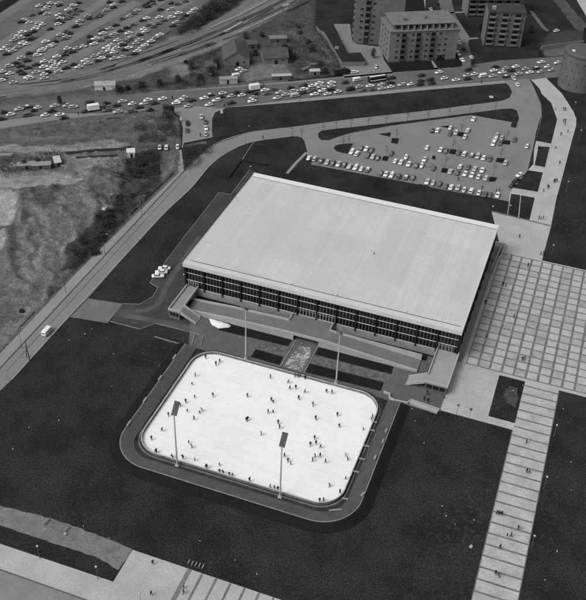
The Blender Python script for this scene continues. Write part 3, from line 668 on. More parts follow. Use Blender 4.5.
for k in range(nsd+1):
    y = FY0+k*sw
    for X_, d in ((FX1+.17, .45), (FX0-.62, .45)): dk.box(X_, X_+d, y-.17, y+.17, 2.3, 12.0)
for k in range(nsd):
    for j in range(1, 6):
        y = FY0+k*sw+j*sw/6; mu_.box(FX1, FX1+.1, y-.05, y+.05, 3.04, 11.55); mu_.box(FX0-.1, FX0, y-.05, y+.05, 3.04, 11.55)
che('floor_band', wh, M_white, hall)
for k in range(nb_+1): pass
che('pilaster', dk, M_mull, hall)
ch('glazing', gz.mesh('glazing', [M_glass, mat('bronze_mullion', 0.13, 0.6, 0.2, 1)]), hall)
# paler ground-floor doors
dm = mat('door_frame_paint', 0.22, 0.6, 0.1, 1)
def doors(xa, xb, n):
    m = MB()
    for k in range(n+1):
        x = xa+(xb-xa)*k/n; m.box(x-.16, x+.16, FY0-.22, FY0-.12, 3.05, 5.6)
    m.box(xa, xb, FY0-.215, FY0-.125, 4.95, 5.1)
    ch('entrance_door', m.mesh('entrance_door', dm), hall)
doors(-45.6, -42.0, 4); doors(-6.6, -.3, 6); doors(0.3, 6.4, 6); doors(40.6, 44.9, 4)
mb = MB()
for (px, py) in ((293, 281), (336, 296), (404, 316)):
    q = G(px, py, 12.7); mb.box(q.x-.3, q.x+.3, 49.35, 49.9, 13.03, 13.4)
che('roof_outlet', mb, M_white, hall)
mb = MB(); q = G(374, 254, 13); mb.tube((q.x, q.y, 13), (q.x, q.y, 13.8), .17, .13, 8)
ch('roof_vent', mb.mesh('roof_vent', M_dmetal), hall)
# rear annex
an = empty('rear_annex', (40, 112, 0)); tag(an, 'low grey flat-roofed annex behind the right rear corner of the hall', 'annex')
mb = MB(); mb.box(33, 41.5, 111, 118, 0, 2.6); ch('wall', mb.mesh('wall', M_ren1), an)
mb = MB(); mb.box(32.8, 41.7, 110.8, 118.2, 2.61, 2.85); ch('roof', mb.mesh('roof', mat('annex_roof', 0.09, 0.9, 0.2, 0.3)), an)
an = empty('rear_wall', (47, 112, 0)); tag(an, 'stepped pale parapet wall round the stair at the right rear corner of hall', 'wall')
mb = MB()
for a, b_ in (((41.9, 118, 0), (50.5, 118.1, 0)), ((50.5, 118.1, 0), (49.3, 99, 0)), ((43.5, 115.6, 0), (49.2, 115.6, 0)), ((49.2, 115.6, 0), (48.2, 100, 0))): mb.bar(a, b_, .35, 1.5)
ch('parapet', mb.mesh('parapet', M_concl), an)
mb = MB(); mb.box(42, 50.2, 111, 117.8, 0, .3); ch('stair_floor', mb.mesh('stair_floor', M_terr), an)

# ---------------------------------------------------------------- terrace with two ramps
ter = empty('entrance_terrace', (0, 38, 0)); tag(ter, 'raised concrete terrace with long ramps along the front of the hall', 'terrace')
prof = [(-41.8, 0.9), (-27.5, 1.9), (-8, 2.6), (6, 2.7), (18, 1.75), (36.5, 0.45)]
def ins(x): 
    return 44.0
fl = MB(); wa = MB(); pr = MB()
for i in range(len(prof)-1):
    (xa, za), (xb, zb) = prof[i], prof[i+1]
    fl.poly([(xa, 38.2, za), (xb, 38.2, zb), (xb, 43.8, zb), (xa, 43.8, za)])
    # outer wall and parapet
    def seg(m, y0, y1, z0a, z0b, z1a, z1b): m.hexa([(xa, y0, z0a), (xb, y0, z0b), (xb, y1, z0b), (xa, y1, z0a), (xa, y0, z1a), (xb, y0, z1b), (xb, y1, z1b), (xa, y1, z1a)])
    if not (xa == -8):
        seg(wa, 38.0, 38.28, 0, 0, za+.02, zb+.02)
    else:
        for (p0, p1) in ((-8, -4.3), (4.2, 6)):
            z = 2.6; wa.box(p0, p1, 38.0, 38.28, 0, z+.02)
        wa.box(-4.29, 4.19, 38.0, 38.28, 2.2, 2.62)
    seg(pr, 37.93, 38.3, za+.03, zb+.03, za+.62, zb+.62)
    if xa != -8:
        if xa >= 6: zi = lambda x: max(2.0 + .25*(1-(x-6)/30.5), 0)
        else: zi = lambda x: za
        hi = (2.75, 2.45) if xa == 6 else ((2.45, 2.2) if xa == 18 else (za+.75, zb+.75))
        seg(pr, 43.8, 44.12, 0, 0, hi[0]+.4 if xa >= 6 else hi[0], hi[1]+.4 if xa >= 6 else hi[1])
fl.box(-8, 6, 43.81, 47.84, 2.3, 2.65)
pr.box(-8.02, -7.72, 44.13, 47.7, 0, 3.3); pr.box(5.8, 6.1, 44.13, 47.7, 0, 3.3)
ch('ramp_floor', fl.mesh('ramp_floor', M_terr), ter); ch('outer_wall', wa.mesh('outer_wall', mat('board_marked_concrete', 0.36, 0.9, 0.14, 0.25, 0.10, 2.0)), ter); ch('parapet', pr.mesh('parapet', M_concl), ter)
mb = MB(); mb.box(-4.2, 4.1, 43.0, 43.3, 0.1, 2.25); ch('underpass_shade', mb.mesh('underpass_shade', M_roofd), ter)  # added black backing: shade of the underpass opening put into colour
# west landing with kiosk and stair
def landing(name, label, x0, x1, y0, y1, sx, fm):
    r = empty(name, ((x0+x1)/2, y0, 0)); tag(r, label, 'landing', 'stair landings at the ends of the hall front')
    m = MB(); m.box(x0, x1, y0, y1, 3.0, 3.3); ch('floor_slab', m.mesh('floor_slab', fm), r)
    m = MB(); w = .3
    side = x1 if sx > 0 else x0; out = x0 if sx > 0 else x1
    ys0, ys1 = y0+.1, y0+3.9
    m.box(x0, x1, y0-.02, y0+w, 3.31, 3.95)
    a, b_ = (out-.02, out+w) if sx > 0 else (out-w, out+.02)
    m.box(a, b_, y0+w+.003, y1, 3.31, 3.95)
    a, b_ = (side-w, side+.02) if sx > 0 else (side-.02, side+w)
    m.box(a, b_, ys1, y1, 3.31, 3.95)
    ch('parapet', m.mesh('parapet', M_concl), r)
    m = MB(); m.box(x0+.2, x1-.2, y0+.2, y0+5, 0, 2.99)
    m.box(x0+.25, x1-.25, y1-3.2, y1-.3, 0, 2.99); che('supporting_wall', m, M_ren1 if sx > 0 else M_ren3, r)
    m = MB()
    for k in range(3): xx = x0+.6+k*(x1-x0-1)/3; m.box(xx, xx+(x1-x0-1)/3-.35, y0+.1, y0+.195, 1.2, 2.5)
    che('kiosk_window', m, M_win, r)
    # stair
    m = MB(); n = 11; Ls = 5.6
    for k in range(n):
        xa = side+sx*Ls*k/n; xb = side+sx*Ls*(k+1)/n; z = 3.0-k*3.0/n
        m.box(min(xa, xb), max(xa, xb), ys0+.3, ys1-.3, max(0, z-.5), z)
    sp = m.mesh('stair_steps', fm); ch('stair_steps', sp, r)
    m = MB()
    for yy in (ys0, ys1-.3):
        m.hexa([(side, yy, 2.6), (side+sx*Ls, yy, 0), (side+sx*Ls, yy+.28, 0), (side, yy+.28, 2.6), (side, yy, 3.9), (side+sx*Ls, yy, .9), (side+sx*Ls, yy+.28, .9), (side, yy+.28, 3.9)])
    che('stair_parapet', m, M_concl, r)
    return r
landing('stair_landing', 'narrow raised landing with kiosk and stair at the left end of hall front', -46.2, -42.0, 33.3, 47.8, 1, M_conc)
landing('stair_landing', 'broad pale raised landing and stair at the right end of hall front', 40.3, 47.4, 31.2, 47.8, -1, M_land)
# courtyard retaining walls
w1 = MB(); q = [(29.4, 25.4), (31.2, 25.2), (31.7, 23.6), (33.2, 23.0), (37.2, 23.4), (37.9, 25.0), (46.8, 24.2)]
for i in range(len(q)-1): w1.bar((*q[i], 0), (*q[i+1], 0), .4, .8)
tag(w1.build('courtyard_wall', M_concl), 'low curved pale wall at the courtyard corner by the right end of terrace steps', 'wall')
w1 = MB(); w1.bar((37.9, 24.0, 0), (46.5, 23.0, 0), .9, .9); tag(w1.build('retaining_wall', M_concl), 'broad pale low retaining wall below the right landing, beside the dark lawn', 'wall')
w1 = MB()
for a, b_ in (((-46, 22.8), (-36, 22.6)), ((-34.8, 29.3), (-33.2, 23.0)), ((-31.8, 29.3), (-30.6, 24.4))): w1.bar((*a, 0), (*b_, 0), .2, .3)
tag(w1.build('edging_wall', M_conc), 'thin low edging wall on the path left of the far rink corner', 'wall')
# snow heap
sp = jitter(gp((209, 319), (214, 320.5), (222, 322.5), (231, 326), (229, 328), (219, 328.5), (212, 325.5)), .25, 1.0)
bm = bmesh.new(); c_ = sum(sp, Vector())/len(sp); rings = []
for f, z in ((1, .14), (.85, .5), (.55, .75), (.2, .85)): rings.append([bm.verts.new((c_.x+(p.x-c_.x)*f, c_.y+(p.y-c_.y)*f, z+.08*noise.noise(p*2+Vector((0, 0, z*9))))) for p in sp])
for a in range(3):
    for i in range(len(sp)): j = (i+1) % len(sp); bm.faces.new((rings[a][i], rings[a][j], rings[a+1][j], rings[a+1][i]))
bm.faces.new(rings[3]); bmesh.ops.recalc_face_normals(bm, faces=bm.faces[:]); me = bpy.data.meshes.new('snow_heap'); bm.to_mesh(me); bm.free(); me.materials.append(mat('clean_snow', .72, .8, .25, 1.5))
tag(link('snow_heap', me), 'irregular white heap of snow below the left ramp wall', 'snow heap')

# ---------------------------------------------------------------- buildings north of the highway
def frame_of(a, ang): return Matrix.Translation(Vector((a[0], a[1], 0))) @ Matrix.Rotation(ang, 4, 'Z')
class Bld:
    """local x along the front, y back, z up"""
    def __init__(s, name, label, a, ang, cat='apartment block'):
        s.r = empty(name, (a[0], a[1], 0), ang); tag(s.r, label, cat)
    def part(s, name, mb, m, par=None):
        for q in (split(mb) if name not in ('wall', 'roof') else [mb]): o = q.build(name, m, par or s.r)
        return o
def windows_front(B, xs, w, h, zs, y=-.03, wall=None, depth=.16, frame=True, limit=100):
    first = None; n = 0
    for x in xs:
        for z in zs:
            if n >= limit: break
            n += 1
            m = MB(); m.box(x-w/2-.1, x+w/2+.1, y-.08, y+.02, z-.1, z) if frame else None
            if frame: m.box(x-w/2-.1, x+w/2+.1, y-.05, y+.02, z+h, z+h+.09)
            m.box(x-w/2-.09, x-w/2, y-.05, y+.02, z, z+h); m.box(x+w/2, x+w/2+.09, y-.05, y+.02, z, z+h)
            m.box(x-.04, x+.04, y-.04, y+.02, z, z+h)
            f = m.build('window', M_frame, B.r); g_ = MB(); g_.box(x-w/2, x-.045, y-.02, y+.02, z+.003, z+h-.003); g_.box(x+.045, x+w/2, y-.02, y+.02, z+.003, z+h-.003); g_.build('pane', M_win if (int(x*7+z*13) % 5) else mat('curtained_pane', .09, .5, .3, 1), f)
def balconies(B, xs, w, zs, d=1.0, m=M_ren1, side=None, panel=None):
    for x in xs:
        for z in zs:
            k = MB(); k.box(x-w/2, x+w/2, -d, -.01, z-.15, z); k.box(x-w/2, x+w/2, -d-.08, -d-.005, z-.15, z+1.0)
            k.box(x-w/2-.08, x-w/2-.005, -d, -.01, z-.15, z+1.0); k.box(x+w/2+.005, x+w/2+.08, -d, -.01, z-.15, z+1.0)
            b_ = k.build('balcony', panel or m, B.r); g_ = MB(); g_.box(x-w/2+.2, x+w/2-.2, -.06, .02, z+.02, z+2.1); g_.build('balcony_door', M_win, b_)
# block with penthouse storey
A = Bld('apartment_block', 'five-storey grey apartment block with set-back top storey beside the highway', (-34.3, 262.5), R(30.5)); Wd, Dp, Ht = 36.0, 19.0, 15.8
m = MB(); m.box(0, Wd, 0, Dp, 0, Ht); A.part('wall', m, M_ren2)
m = MB(); m.box(-.5, Wd+.5, -.5, Dp+.5, Ht+.01, Ht+.3); A.part('eaves_slab', m, M_roofg)
m = MB(); m.box(2.0, Wd-1.6, 2.2, Dp-1.5, Ht+.31, Ht+2.9); pt = A.part('top_storey', m, M_ren1)
m = MB(); m.box(1.2, Wd-.8, 1.2, Dp-.6, Ht+2.91, Ht+3.2); A.part('roof', m, M_roofg)
zs = [1.6+k*2.95 for k in range(5)]
windows_front(A, [4.0, 11.9, 19.6, 26.4, 29.4], 1.5, 1.3, zs); balconies(A, [7.2, 14.9, 22.6], 2.6, [z-.8 for z in zs], panel=mat('balcony_panel', 0.07, .8, .3, .5))
m = MB()
for k in range(9): m.box(3.2+k*3.3, 5.0+k*3.3, 2.08, 2.21, Ht+.9, Ht+2.3)
A.part('top_window_row', m, M_win)
m = MB()
for k in range(9): m.box(5.9+k*3.3, 6.1+k*3.3, .5, 2.19, Ht+.31, Ht+2.5)
A.part('terrace_divider', m, M_conc)
m = MB(); m.box(26, 30, -.08, .02, .1, 2.4); A.part('door', m, M_win)
m = MB()
for k in range(3):
    for j in range(5): m.box(-.06, .02, 4+k*5, 5.1+k*5, zs[j], zs[j]+1.1)
A.part('side_window', m, M_win)
for x_, y_ in ((5, 5), (13, 9), (26, 6), (31, 10)):
    m = MB(); m.tube((x_, y_, Ht+3.2), (x_, y_, Ht+6.4), .06, .04, 4); m.box(x_-.6, x_+.6, y_-.03, y_+.03, Ht+5.8, Ht+5.88); m.box(x_-.45, x_+.45, y_-.03, y_+.03, Ht+6.2, Ht+6.28); A.r; q_ = MB(); q_.v, q_.f, q_.m = m.v, m.f, m.m; q_.build('aerial', M_dmetal, A.r)
m = MB(); m.box(8, 10, 6, 8, Ht+3.21, Ht+4.2); m.box(20, 21, 8, 9, Ht+3.21, Ht+4.0); A.part('chimney', m, M_ren3)
# dark front gardens
sheet('garden', gp((388.5, 63.8), (431, 60.8), (435, 69.6), (392.5, 72.6)), .09, M_bank); sheet('garden', gp((434, 60.5), (462, 57), (462, 66), (439, 69)), .09, M_bank)
sheet('garden', gp((403, -12), (422, -12), (425.5, 13), (402.5, 13.6)), .09, M_bank)
# tower block
T = Bld('tower_block', 'tall dark grey residential tower with balcony strip rising out of the picture', (-58.2, 279.0), R(13)); Wd, Dp, Ht = 25.5, 16.0, 46
m = MB(); m.box(0, Wd, 0, Dp, 0, Ht); T.part('wall', m, M_ren1)
m = MB(); m.box(-.3, Wd+.3, -.3, Dp+.3, Ht+.01, Ht+.8); T.part('roof', m, M_roofd)
zs = [1.3+k*3.3 for k in range(13)]
windows_front(T, [3.7, 9.9], 1.7, 1.4, zs); windows_front(T, [13.2, 15.3, 17.4], .8, .8, zs[1:])
balconies(T, [6.8], 2.3, [z-.8 for z in zs[1:]], m=M_ren3, panel=M_ren3)
m = MB(); m.box(5.5, 8.1, -.05, -.005, 0, Ht-.3); T.part('balcony_shade_strip', m, mat('recess_shade', .035, .9, .2, 1))  # flat strip; shade behind the balconies put into its dark colour
m = MB()
for z in zs: m.box(-.06, .02, 3.5, 4.6, z, z+1.2); m.box(-.06, .02, 9.5, 10.6, z, z+1.2)
T.part('side_window', m, M_win)
m = MB()
for z in zs: m.box(-.9, -.01, 5.6, 8.4, z-.7, z+.2)
T.part('side_balcony', m, M_ren2)
# balcony blocks
def balcony_block(a, ang, Wd, lbl, st=6):
    B = Bld('balcony_block', lbl, a, ang); Ht = st*2.95+.5; Dp = 12
    m = MB(); m.box(0, Wd, 0, Dp, 0, Ht); B.part('wall', m, M_ren3)
    m = MB(); m.box(-.3, Wd+.3, -.3, Dp+.3, Ht+.01, Ht+.4); B.part('roof', m, mat('felt_roof', .045, .9, .2, .2))
    m = MB(); m.box(-.35, -.02, -.6, Dp, 0, Ht+.39); B.part('gable_panel', m, M_ren2)
    zs = [.9+k*2.95 for k in range(st)]; n = int(Wd/5.1); xs = [1.6+k*(Wd-3)/(n-.45) for k in range(n)]
    balconies(B, [x+.9 for x in xs], 3.4, zs, panel=M_ren2); windows_front(B, [x+3.6 for x in xs if x+4.6 < Wd], 1.3, 1.2, [z+.9 for z in zs])
    m = MB(); m.box(2, 4, 3, 5, Ht+.41, Ht+1.8); B.part('roof_housing', m, M_conc)
    return B
balcony_block((7.0, 305.0), R(16), 19.5, 'six-storey block with pale balcony fronts standing on the dark lawn, nearer one', 6)
balcony_block((-9.7, 343.2), R(25), 31, 'balcony block with pale parapets partly hidden behind the nearer balcony block', 7)
# L-shaped low building
Lp = gp((316.6, 24.8, 3.0), (319.5, 28.5, 3), (325, 31.5, 3), (341.9, 60.5, 3.0), (365, 60.5, 3.0), (360.3, 52.8, 3.0), (347.3, 53.4, 3.0), (333.5, 26.4, 3.0))
lb = empty('garage_block', (Lp[3].x, Lp[3].y, 0)); tag(lb, 'low L-shaped garage block with black flat roof beside the tower', 'garage block')
def prism(poly, z0, z1, mi=0):
    m = MB(); n = len(poly)
    for i in range(n): j = (i+1) % n; m.poly([(poly[i].x, poly[i].y, z0), (poly[j].x, poly[j].y, z0), (poly[j].x, poly[j].y, z1), (poly[i].x, poly[i].y, z1)], mi)
    m.poly([(p.x, p.y, z1) for p in poly], mi); return m
c0 = sum(Lp, Vector())/len(Lp)
ch('wall', prism(Lp, 0, 2.75).mesh('wall', M_ren2), lb)
out = []
for i, p in enumerate(Lp):
    d1 = (p-Lp[i-1]).normalized(); d2 = (Lp[(i+1) % len(Lp)]-p).normalized(); n = Vector((d1.y+d2.y, -(d1.x+d2.x), 0)); n.normalize(); out.append(p+n*.35)
ch('roof', prism(out, 2.76, 3.1).mesh('roof', M_roofd), lb)
m = MB(); q = G(337, 47, 3.1)
for k in range(3): m.box(q.x-1+k*.2, q.x+1+k*.2, q.y-k*1.2, q.y-k*1.2+.5, 3.11, 3.35)
ch('rooflight', m.mesh('rooflight', M_conc), lb)
# round tank
tk = empty('storage_tank', (59.5, 274.5, 0)); tag(tk, 'large round concrete tank with flat top at the right edge beside the highway', 'tank')
m = MB(); m.tube((59.5, 274.5, 0), (59.5, 274.5, 17.2), 9.6, 9.6, 64); o = ch('wall', m.mesh('wall', M_tank), tk)
m = MB(); m.tube((59.5, 274.5, 17.21), (59.5, 274.5, 17.7), 9.9, 9.9, 64); ch('roof_rim', m.mesh('roof_rim', mat('tank_rim', .09, .9, .2, .3)), tk)
m = MB(); m.tube((59.5, 274.5, 17.71), (59.5, 274.5, 18.2), 9.2, 8.0, 48); ch('roof', m.mesh('roof', mat('tank_roof', .10, .9, .2, .3)), tk)
m = MB()
for k in range(16):
    for j in range(4):
        a = 2*math.pi*(k+.5*(j % 2))/16; c_ = Vector((59.5+9.62*math.cos(a), 274.5+9.62*math.sin(a), 3+j*3.6)); t_ = Vector((-math.sin(a), math.cos(a), 0)); n_ = Vector((math.cos(a), math.sin(a), 0))
        m.hexa([c_-t_*.2-n_*.1, c_+t_*.2-n_*.1, c_+t_*.2+n_*.04, c_-t_*.2+n_*.04]+[p+Vector((0, 0, .7)) for p in (c_-t_*.2-n_*.1, c_+t_*.2-n_*.1, c_+t_*.2+n_*.04, c_-t_*.2+n_*.04)])
che('wall_opening', m, M_win, tk)
m = MB(); m.sphere((54.5, 271, 18.0), 1.0, 8); ch('roof_hatch', m.mesh('roof_hatch', M_white), tk)
# gabled houses
def house(name, label, a, ang, w, d, hw, hr, ridge_depth=True, roofm=M_rooft):
    B = Bld(name, label, a, ang, 'house')
    m = MB(); m.box(0, w, 0, d, 0, hw)
    if ridge_depth: m.poly([(0, 0, hw), (w, 0, hw), (w/2, 0, hr)]); m.poly([(0, d, hw), (w/2, d, hr), (w, d, hw)])
    else: m.poly([(0, 0, hw), (0, d/2, hr), (0, d, hw)]); m.poly([(w, 0, hw), (w, d, hw), (w, d/2, hr)])
    wl = B.part('wall', m, M_ren2)
    e = .5; t = .2; m = MB(); dz = (hr-hw)/((w if ridge_depth else d)/2)*e
    def slab(p): m.hexa([Vector(q) for q in p]+[Vector(q)+Vector((0, 0, t)) for q in p])
    if ridge_depth:
        slab([(-e, -e, hw-dz), (w/2, -e, hr), (w/2, d+e, hr), (-e, d+e, hw-dz)]); slab([(w/2+.002, -e, hr), (w+e, -e, hw-dz), (w+e, d+e, hw-dz), (w/2+.002, d+e, hr)])
    else:
        slab([(-e, -e, hw-dz), (w+e, -e, hw-dz), (w+e, d/2, hr), (-e, d/2, hr)]); slab([(-e, d/2+.002, hr), (w+e, d/2+.002, hr), (w+e, d+e, hw-dz), (-e, d+e, hw-dz)])
    rf = B.part('roof', m, roofm); m = MB(); m.box(w*.55, w*.55+.7, d*.5, d*.5+.7, hr-.8, hr+1.0); m.build('chimney', M_ren3, rf)
    for x in (w*.22, w*.78): 
        windows_front(B, [x], 1.2, 1.2, [hw-2.0], frame=True)
    m = MB(); m.box(w*.45, w*.45+1.6, -.06, .02, 0, 2.2); B.part('door', m, M_win)
    return B
house('gabled_house', 'gabled house with pale front and large dark roof beside the railway', G(224.5, 66.5)[:2], R(27), 12.5, 15, 3.6, 7.8)
house('workshop', 'low wide workshop with dull grey pitched roof right of the gabled house', G(263.5, 64.8)[:2], R(29), 12.5, 12, 3.6, 6.2, False, mat('dull_roof', .075, .9, .2, .4, .1, 2))
def shed(name, label, px, w, d, h, wm, rm, ang=R(30), z=0):
    B = Bld(name, label, G(*px)[:2], ang, 'shed')
    m = MB(); m.box(0, w, 0, d, 0, h); B.part('wall', m, wm); m = MB(); m.hexa([(-.2, -.2, h+.01), (w+.2, -.2, h+.01), (w+.2, d+.2, h+.3), (-.2, d+.2, h+.3), (-.2, -.2, h+.2), (w+.2, -.2, h+.2), (w+.2, d+.2, h+.5), (-.2, d+.2, h+.5)]); B.part('roof', m, rm)
    m = MB(); m.box(w*.4, w*.4+1, -.05, .02, 0, min(h-.2, 2)); B.part('door', m, M_win)
    return B
shed('hut', 'long white hut with patchy wall beside the highway, left of the hedges', (95, 91.5), 9.6, 4.2, 2.6, mat('patchy_whitewash', .62, .8, .4, .8), mat('pale_board_roof', .34, .9, .5, .7))
shed('hut', 'small pale twin hut in front of the gabled house, right beside the highway', (220, 84.5), 8.5, 2.6, 2.4, M_concl, M_conc)
shed('hut', 'dark lean-to shed on the left flank of the gabled house', (206, 72), 5.5, 6, 2.6, M_ren3, M_rooft)
shed('hut', 'small shed with dark roof behind the workshop', (270, 44), 9, 4, 2.6, M_ren3, M_roofg)
shed('hut', 'flat grey shed between the gabled house and the workshop', (248, 49.5), 5.0, 5, 2.6, M_ren3, M_rooft)
shed('site_hut', 'bright white square site hut at the head of the dark scrub bank', (127.5, 158.5), 3.2, 3.0, 2.6, M_white, M_white)
shed('site_hut', 'long pale site hut at the left of the building yard, left one of two', (18, 171), 7.8, 2.6, 2.2, M_wood, M_walk)
shed('site_hut', 'long pale site hut in the building yard, right one of two', (32.5, 171), 7.4, 2.6, 2.2, M_wood, M_walk)
shed('site_hut', 'small white-roofed hut among timber stacks by the sandy track', (55.5, 168), 2.6, 5.0, 2.2, M_wood, mat('pale_sheet', .45, .8, .1, 1), R(40))
shed('roadside_shelter', 'long low shelter with bright roof edge beside the highway below the workshop', (272, 80.5), 9.5, 1.8, 2.0, M_ren3, M_concl)
shed('roadside_shelter', 'small pale-roofed booth at the foot of the scrub slope by the highway', (310, 76), 5.0, 2.2, 2.2, M_ren2, M_concl)
shed('white_container', 'white oblong container lying on the edge of the scrub by the waste land', (119, 186), 3.4, 1.4, 1.3, M_white, M_white, R(5))
# fences and walls
def wall_line(name, label, cat, pts, h, w, m, posts=0, pm=None):
    r = empty(name, G(*pts[0])[:2]+(0,)); tag(r, label, cat); k = MB(); P = gp(*pts)
    for i in range(len(P)-1): k.bar((P[i].x, P[i].y, 0), (P[i+1].x, P[i+1].y, 0), w, h)
    ch('panel', k.mesh('panel', m), r)
    if posts:
        for i in range(len(P)-1):
            n = max(1, int((P[i+1]-P[i]).length/posts))
            for j in range(n):
                q = P[i].lerp(P[i+1], j/n); kk = MB(); kk.tube((q.x, q.y, 0), (q.x, q.y, h+.3), .08, .08, 5); ch('post', kk.mesh('post', pm or m), r)

wall_line('board_fence', 'long dark board fence across the building yard below the highway', 'fence', [(66, 155.5), (98, 152), (132, 150.5)], 1.5, .15, M_dmetal, 5, M_wood)
wall_line('board_fence', 'dark low fence in the middle of the building yard', 'fence', [(76, 159.5), (118, 157)], 1.3, .3, M_dmetal)
wall_line('barrier_fence', 'short slatted fence across the end of the side street', 'fence', [(185, 147.5), (198, 144.5), (207, 143.5)], 1.0, .12, M_conc, 2.5)
wall_line('retaining_wall', 'pale retaining wall behind the highway near the round tank', 'wall', [(541, 50.5), (583, 45)], 2.6, .4, M_ren2)
wall_line('railway_fence', 'dark posted fence along the railway at the top of the picture', 'fence', [(287, 13), (296, 8.5), (318, -2)], 1.4, .12, M_ballast, 2.2, M_dmetal)
wall_line('lawn_edge_strip', 'low dark strip hugging the left edge of the empty lawn behind the hall', 'wall', [(228, 178), (241, 161), (267, 165.5)], .7, .9, M_roofd)  # raised dark strip laid in an L on the lawn
wall_line('boundary_wall', 'dark wall along the right side of the estate yard', 'wall', [(583, 44), (583.5, 32), (600, 30)], 2.5, .4, M_roofd)

# ---------------------------------------------------------------- lamps, saplings, signs
lampc = {}
def lamp(px, py, label, h=4.6, style='globe', z=0.1):
    key = (style, h)
    if key not in lampc:
        r = empty('street_lamp'); m = MB(); m.tube((0, 0, 0), (0, 0, h), .075, .045, 6); m.tube((0, 0, 0), (0, 0, .5), .12, .1, 6)
        if style == 'arm': m.tube((0, 0, h), (1.5, 0, h+.35), .045, .035, 5)
        m.build('post', mat('grey_lamp_post', .14, .6, .1, 1) if style == 'globe' else M_dmetal, r); m = MB()
        if style == 'globe': m.sphere((0, 0, h+.22), .30, 10); m.build('lamp_globe', M_globe, r, smooth=True)
        elif style == 'arm': m.box(1.2, 2.1, -.13, .13, h+.28, h+.42); m.build('lamp_head', M_conc, r)
        else: m.tube((0, 0, h), (0, 0, h+.35), .2, .42, 8); m.sphere((0, 0, h+.4), .42, 8, sz=.4); m.build('lamp_head', M_dmetal, r)
        lampc[key] = [r, 0]
    o = lampc[key][0]; 
    if lampc[key][1]: o = copy_tree(o)
    lampc[key][1] += 1
    p = G(px, py); o.location = (p.x, p.y, z); tag(o, label, 'street lamp', {'globe': 'globe lamps beside the walks', 'arm': 'tall road lamps', 'dark': 'dark-headed lamps on the pavement'}[style]); return o
for i, (px, py, lb_) in enumerate(((40, 558.5, 'white globe lamp on the grass strip at lower left, left one of the pair'), (98, 579, 'white globe lamp on the grass strip at lower left, right one of the pair'),
    (141, 606, 'white globe lamp standing on the lower left paving by the picture edge'), (553.5, 437, 'white globe lamp on the right edge of the broad walk, farthest from viewer'),
    (543.5, 489, 'white globe lamp on the right edge of the broad walk, second from the plaza'), (531, 548, 'white globe lamp on the right edge of the broad walk, nearest viewer'),
    (551, 256, 'white globe lamp at the lawn corner where boulevard meets tiled plaza'), (566, 192, 'white globe lamp on dark lawn right of the boulevard, beside strolling people'),
    (579, 140, 'white globe lamp on dark lawn right of the boulevard, level with car park'), (573.5, 112, 'white globe lamp right of the boulevard bend, below the round tank'),
    (491, 217, 'white globe lamp at the right rear corner of the hall'), (508.5, 216, 'white globe lamp beside the small lawns behind the hall'),
    (250.5, 177, 'white globe lamp at the left rear corner of the hall yard'), (184.5, 286, 'white globe lamp close to the left front corner of the hall'))):
    lamp(px, py, lb_)
for px, py, lb_ in ((456, 417, 'dark-headed lamp on the pavement beside the right landing, left one'), (468.5, 421, 'dark-headed lamp on the pavement beside the right landing, right one')): lamp(px, py, lb_, 4.4, 'dark')
for px, py, lb_ in ((22, 348, 'tall road lamp on the footway nearest the white van'), (66, 293, 'tall road lamp on the footway above the driveway junction'), (105, 254, 'tall road lamp on the footway beside the scrub bank'),
    (142, 215, 'tall road lamp on the footway near the foot of the bend'), (179.5, 165, 'tall road lamp where the small footpath meets the road'), (245.5, 144, 'tall road lamp on the grass edge of the bend'),
    (300, 104, 'tall road lamp on the verge below the highway, left one'), (401, 94, 'tall road lamp on the verge below the highway, right one'), (54, 72, 'tall lamp inside the far car park, lower left'),
    (98.5, 28, 'tall lamp inside the far car park, middle'), (137, 3, 'tall lamp inside the far car park, near the top edge'), (1.5, 110, 'tall road lamp at the left end of the highway'), (208, 91, 'tall road lamp on the far side of the highway junction')):
    lamp(px, py, lb_, 8.5, 'arm')
def frame_prop(px, py, label):
    r = empty('trestle_pole', G(px, py)[:2]+(0,)); tag(r, label, 'pole'); m = MB(); m.tube((0, 0, 0), (-.4, 0, 7.5), .16, .1, 6); m.build('pole', M_bark, r)
    m = MB(); m.tube((-1.8, 1, 0), (-.4, 0, 6.5), .13, .08, 6); m.build('brace', M_bark, r)
frame_prop(30, 361, 'dark A-shaped wooden pole at the road edge below the white van')
def sapling(px, py, label, h, seed):
    rg = random.Random(seed); r = empty('sapling', G(px, py)[:2]+(.1,), rg.random()*6); tag(r, label, 'sapling', 'bare saplings round the car park')
    m = MB(); m.tube((0, 0, 0), (rg.uniform(-.1, .1), rg.uniform(-.1, .1), h), .09, .03, 5); m.build('trunk', M_bark, r)
    m = MB()
    for k in range(13):
        z = h*rg.uniform(.4, .98); a = rg.random()*6.28; l = h*.22*(1.2-z/h)+.35; e = Vector((math.cos(a)*l, math.sin(a)*l, z+l*.9))
        m.tube((0, 0, z), e, .035, .012, 3, cap=False)
        for q in range(3): m.tube(Vector((0, 0, z)).lerp(e, .5+.15*q), e+Vector((rg.uniform(-.4, .4), rg.uniform(-.4, .4), rg.uniform(.1, .5))), .018, .008, 3, cap=False)
    m.build('crown', M_bark, r)
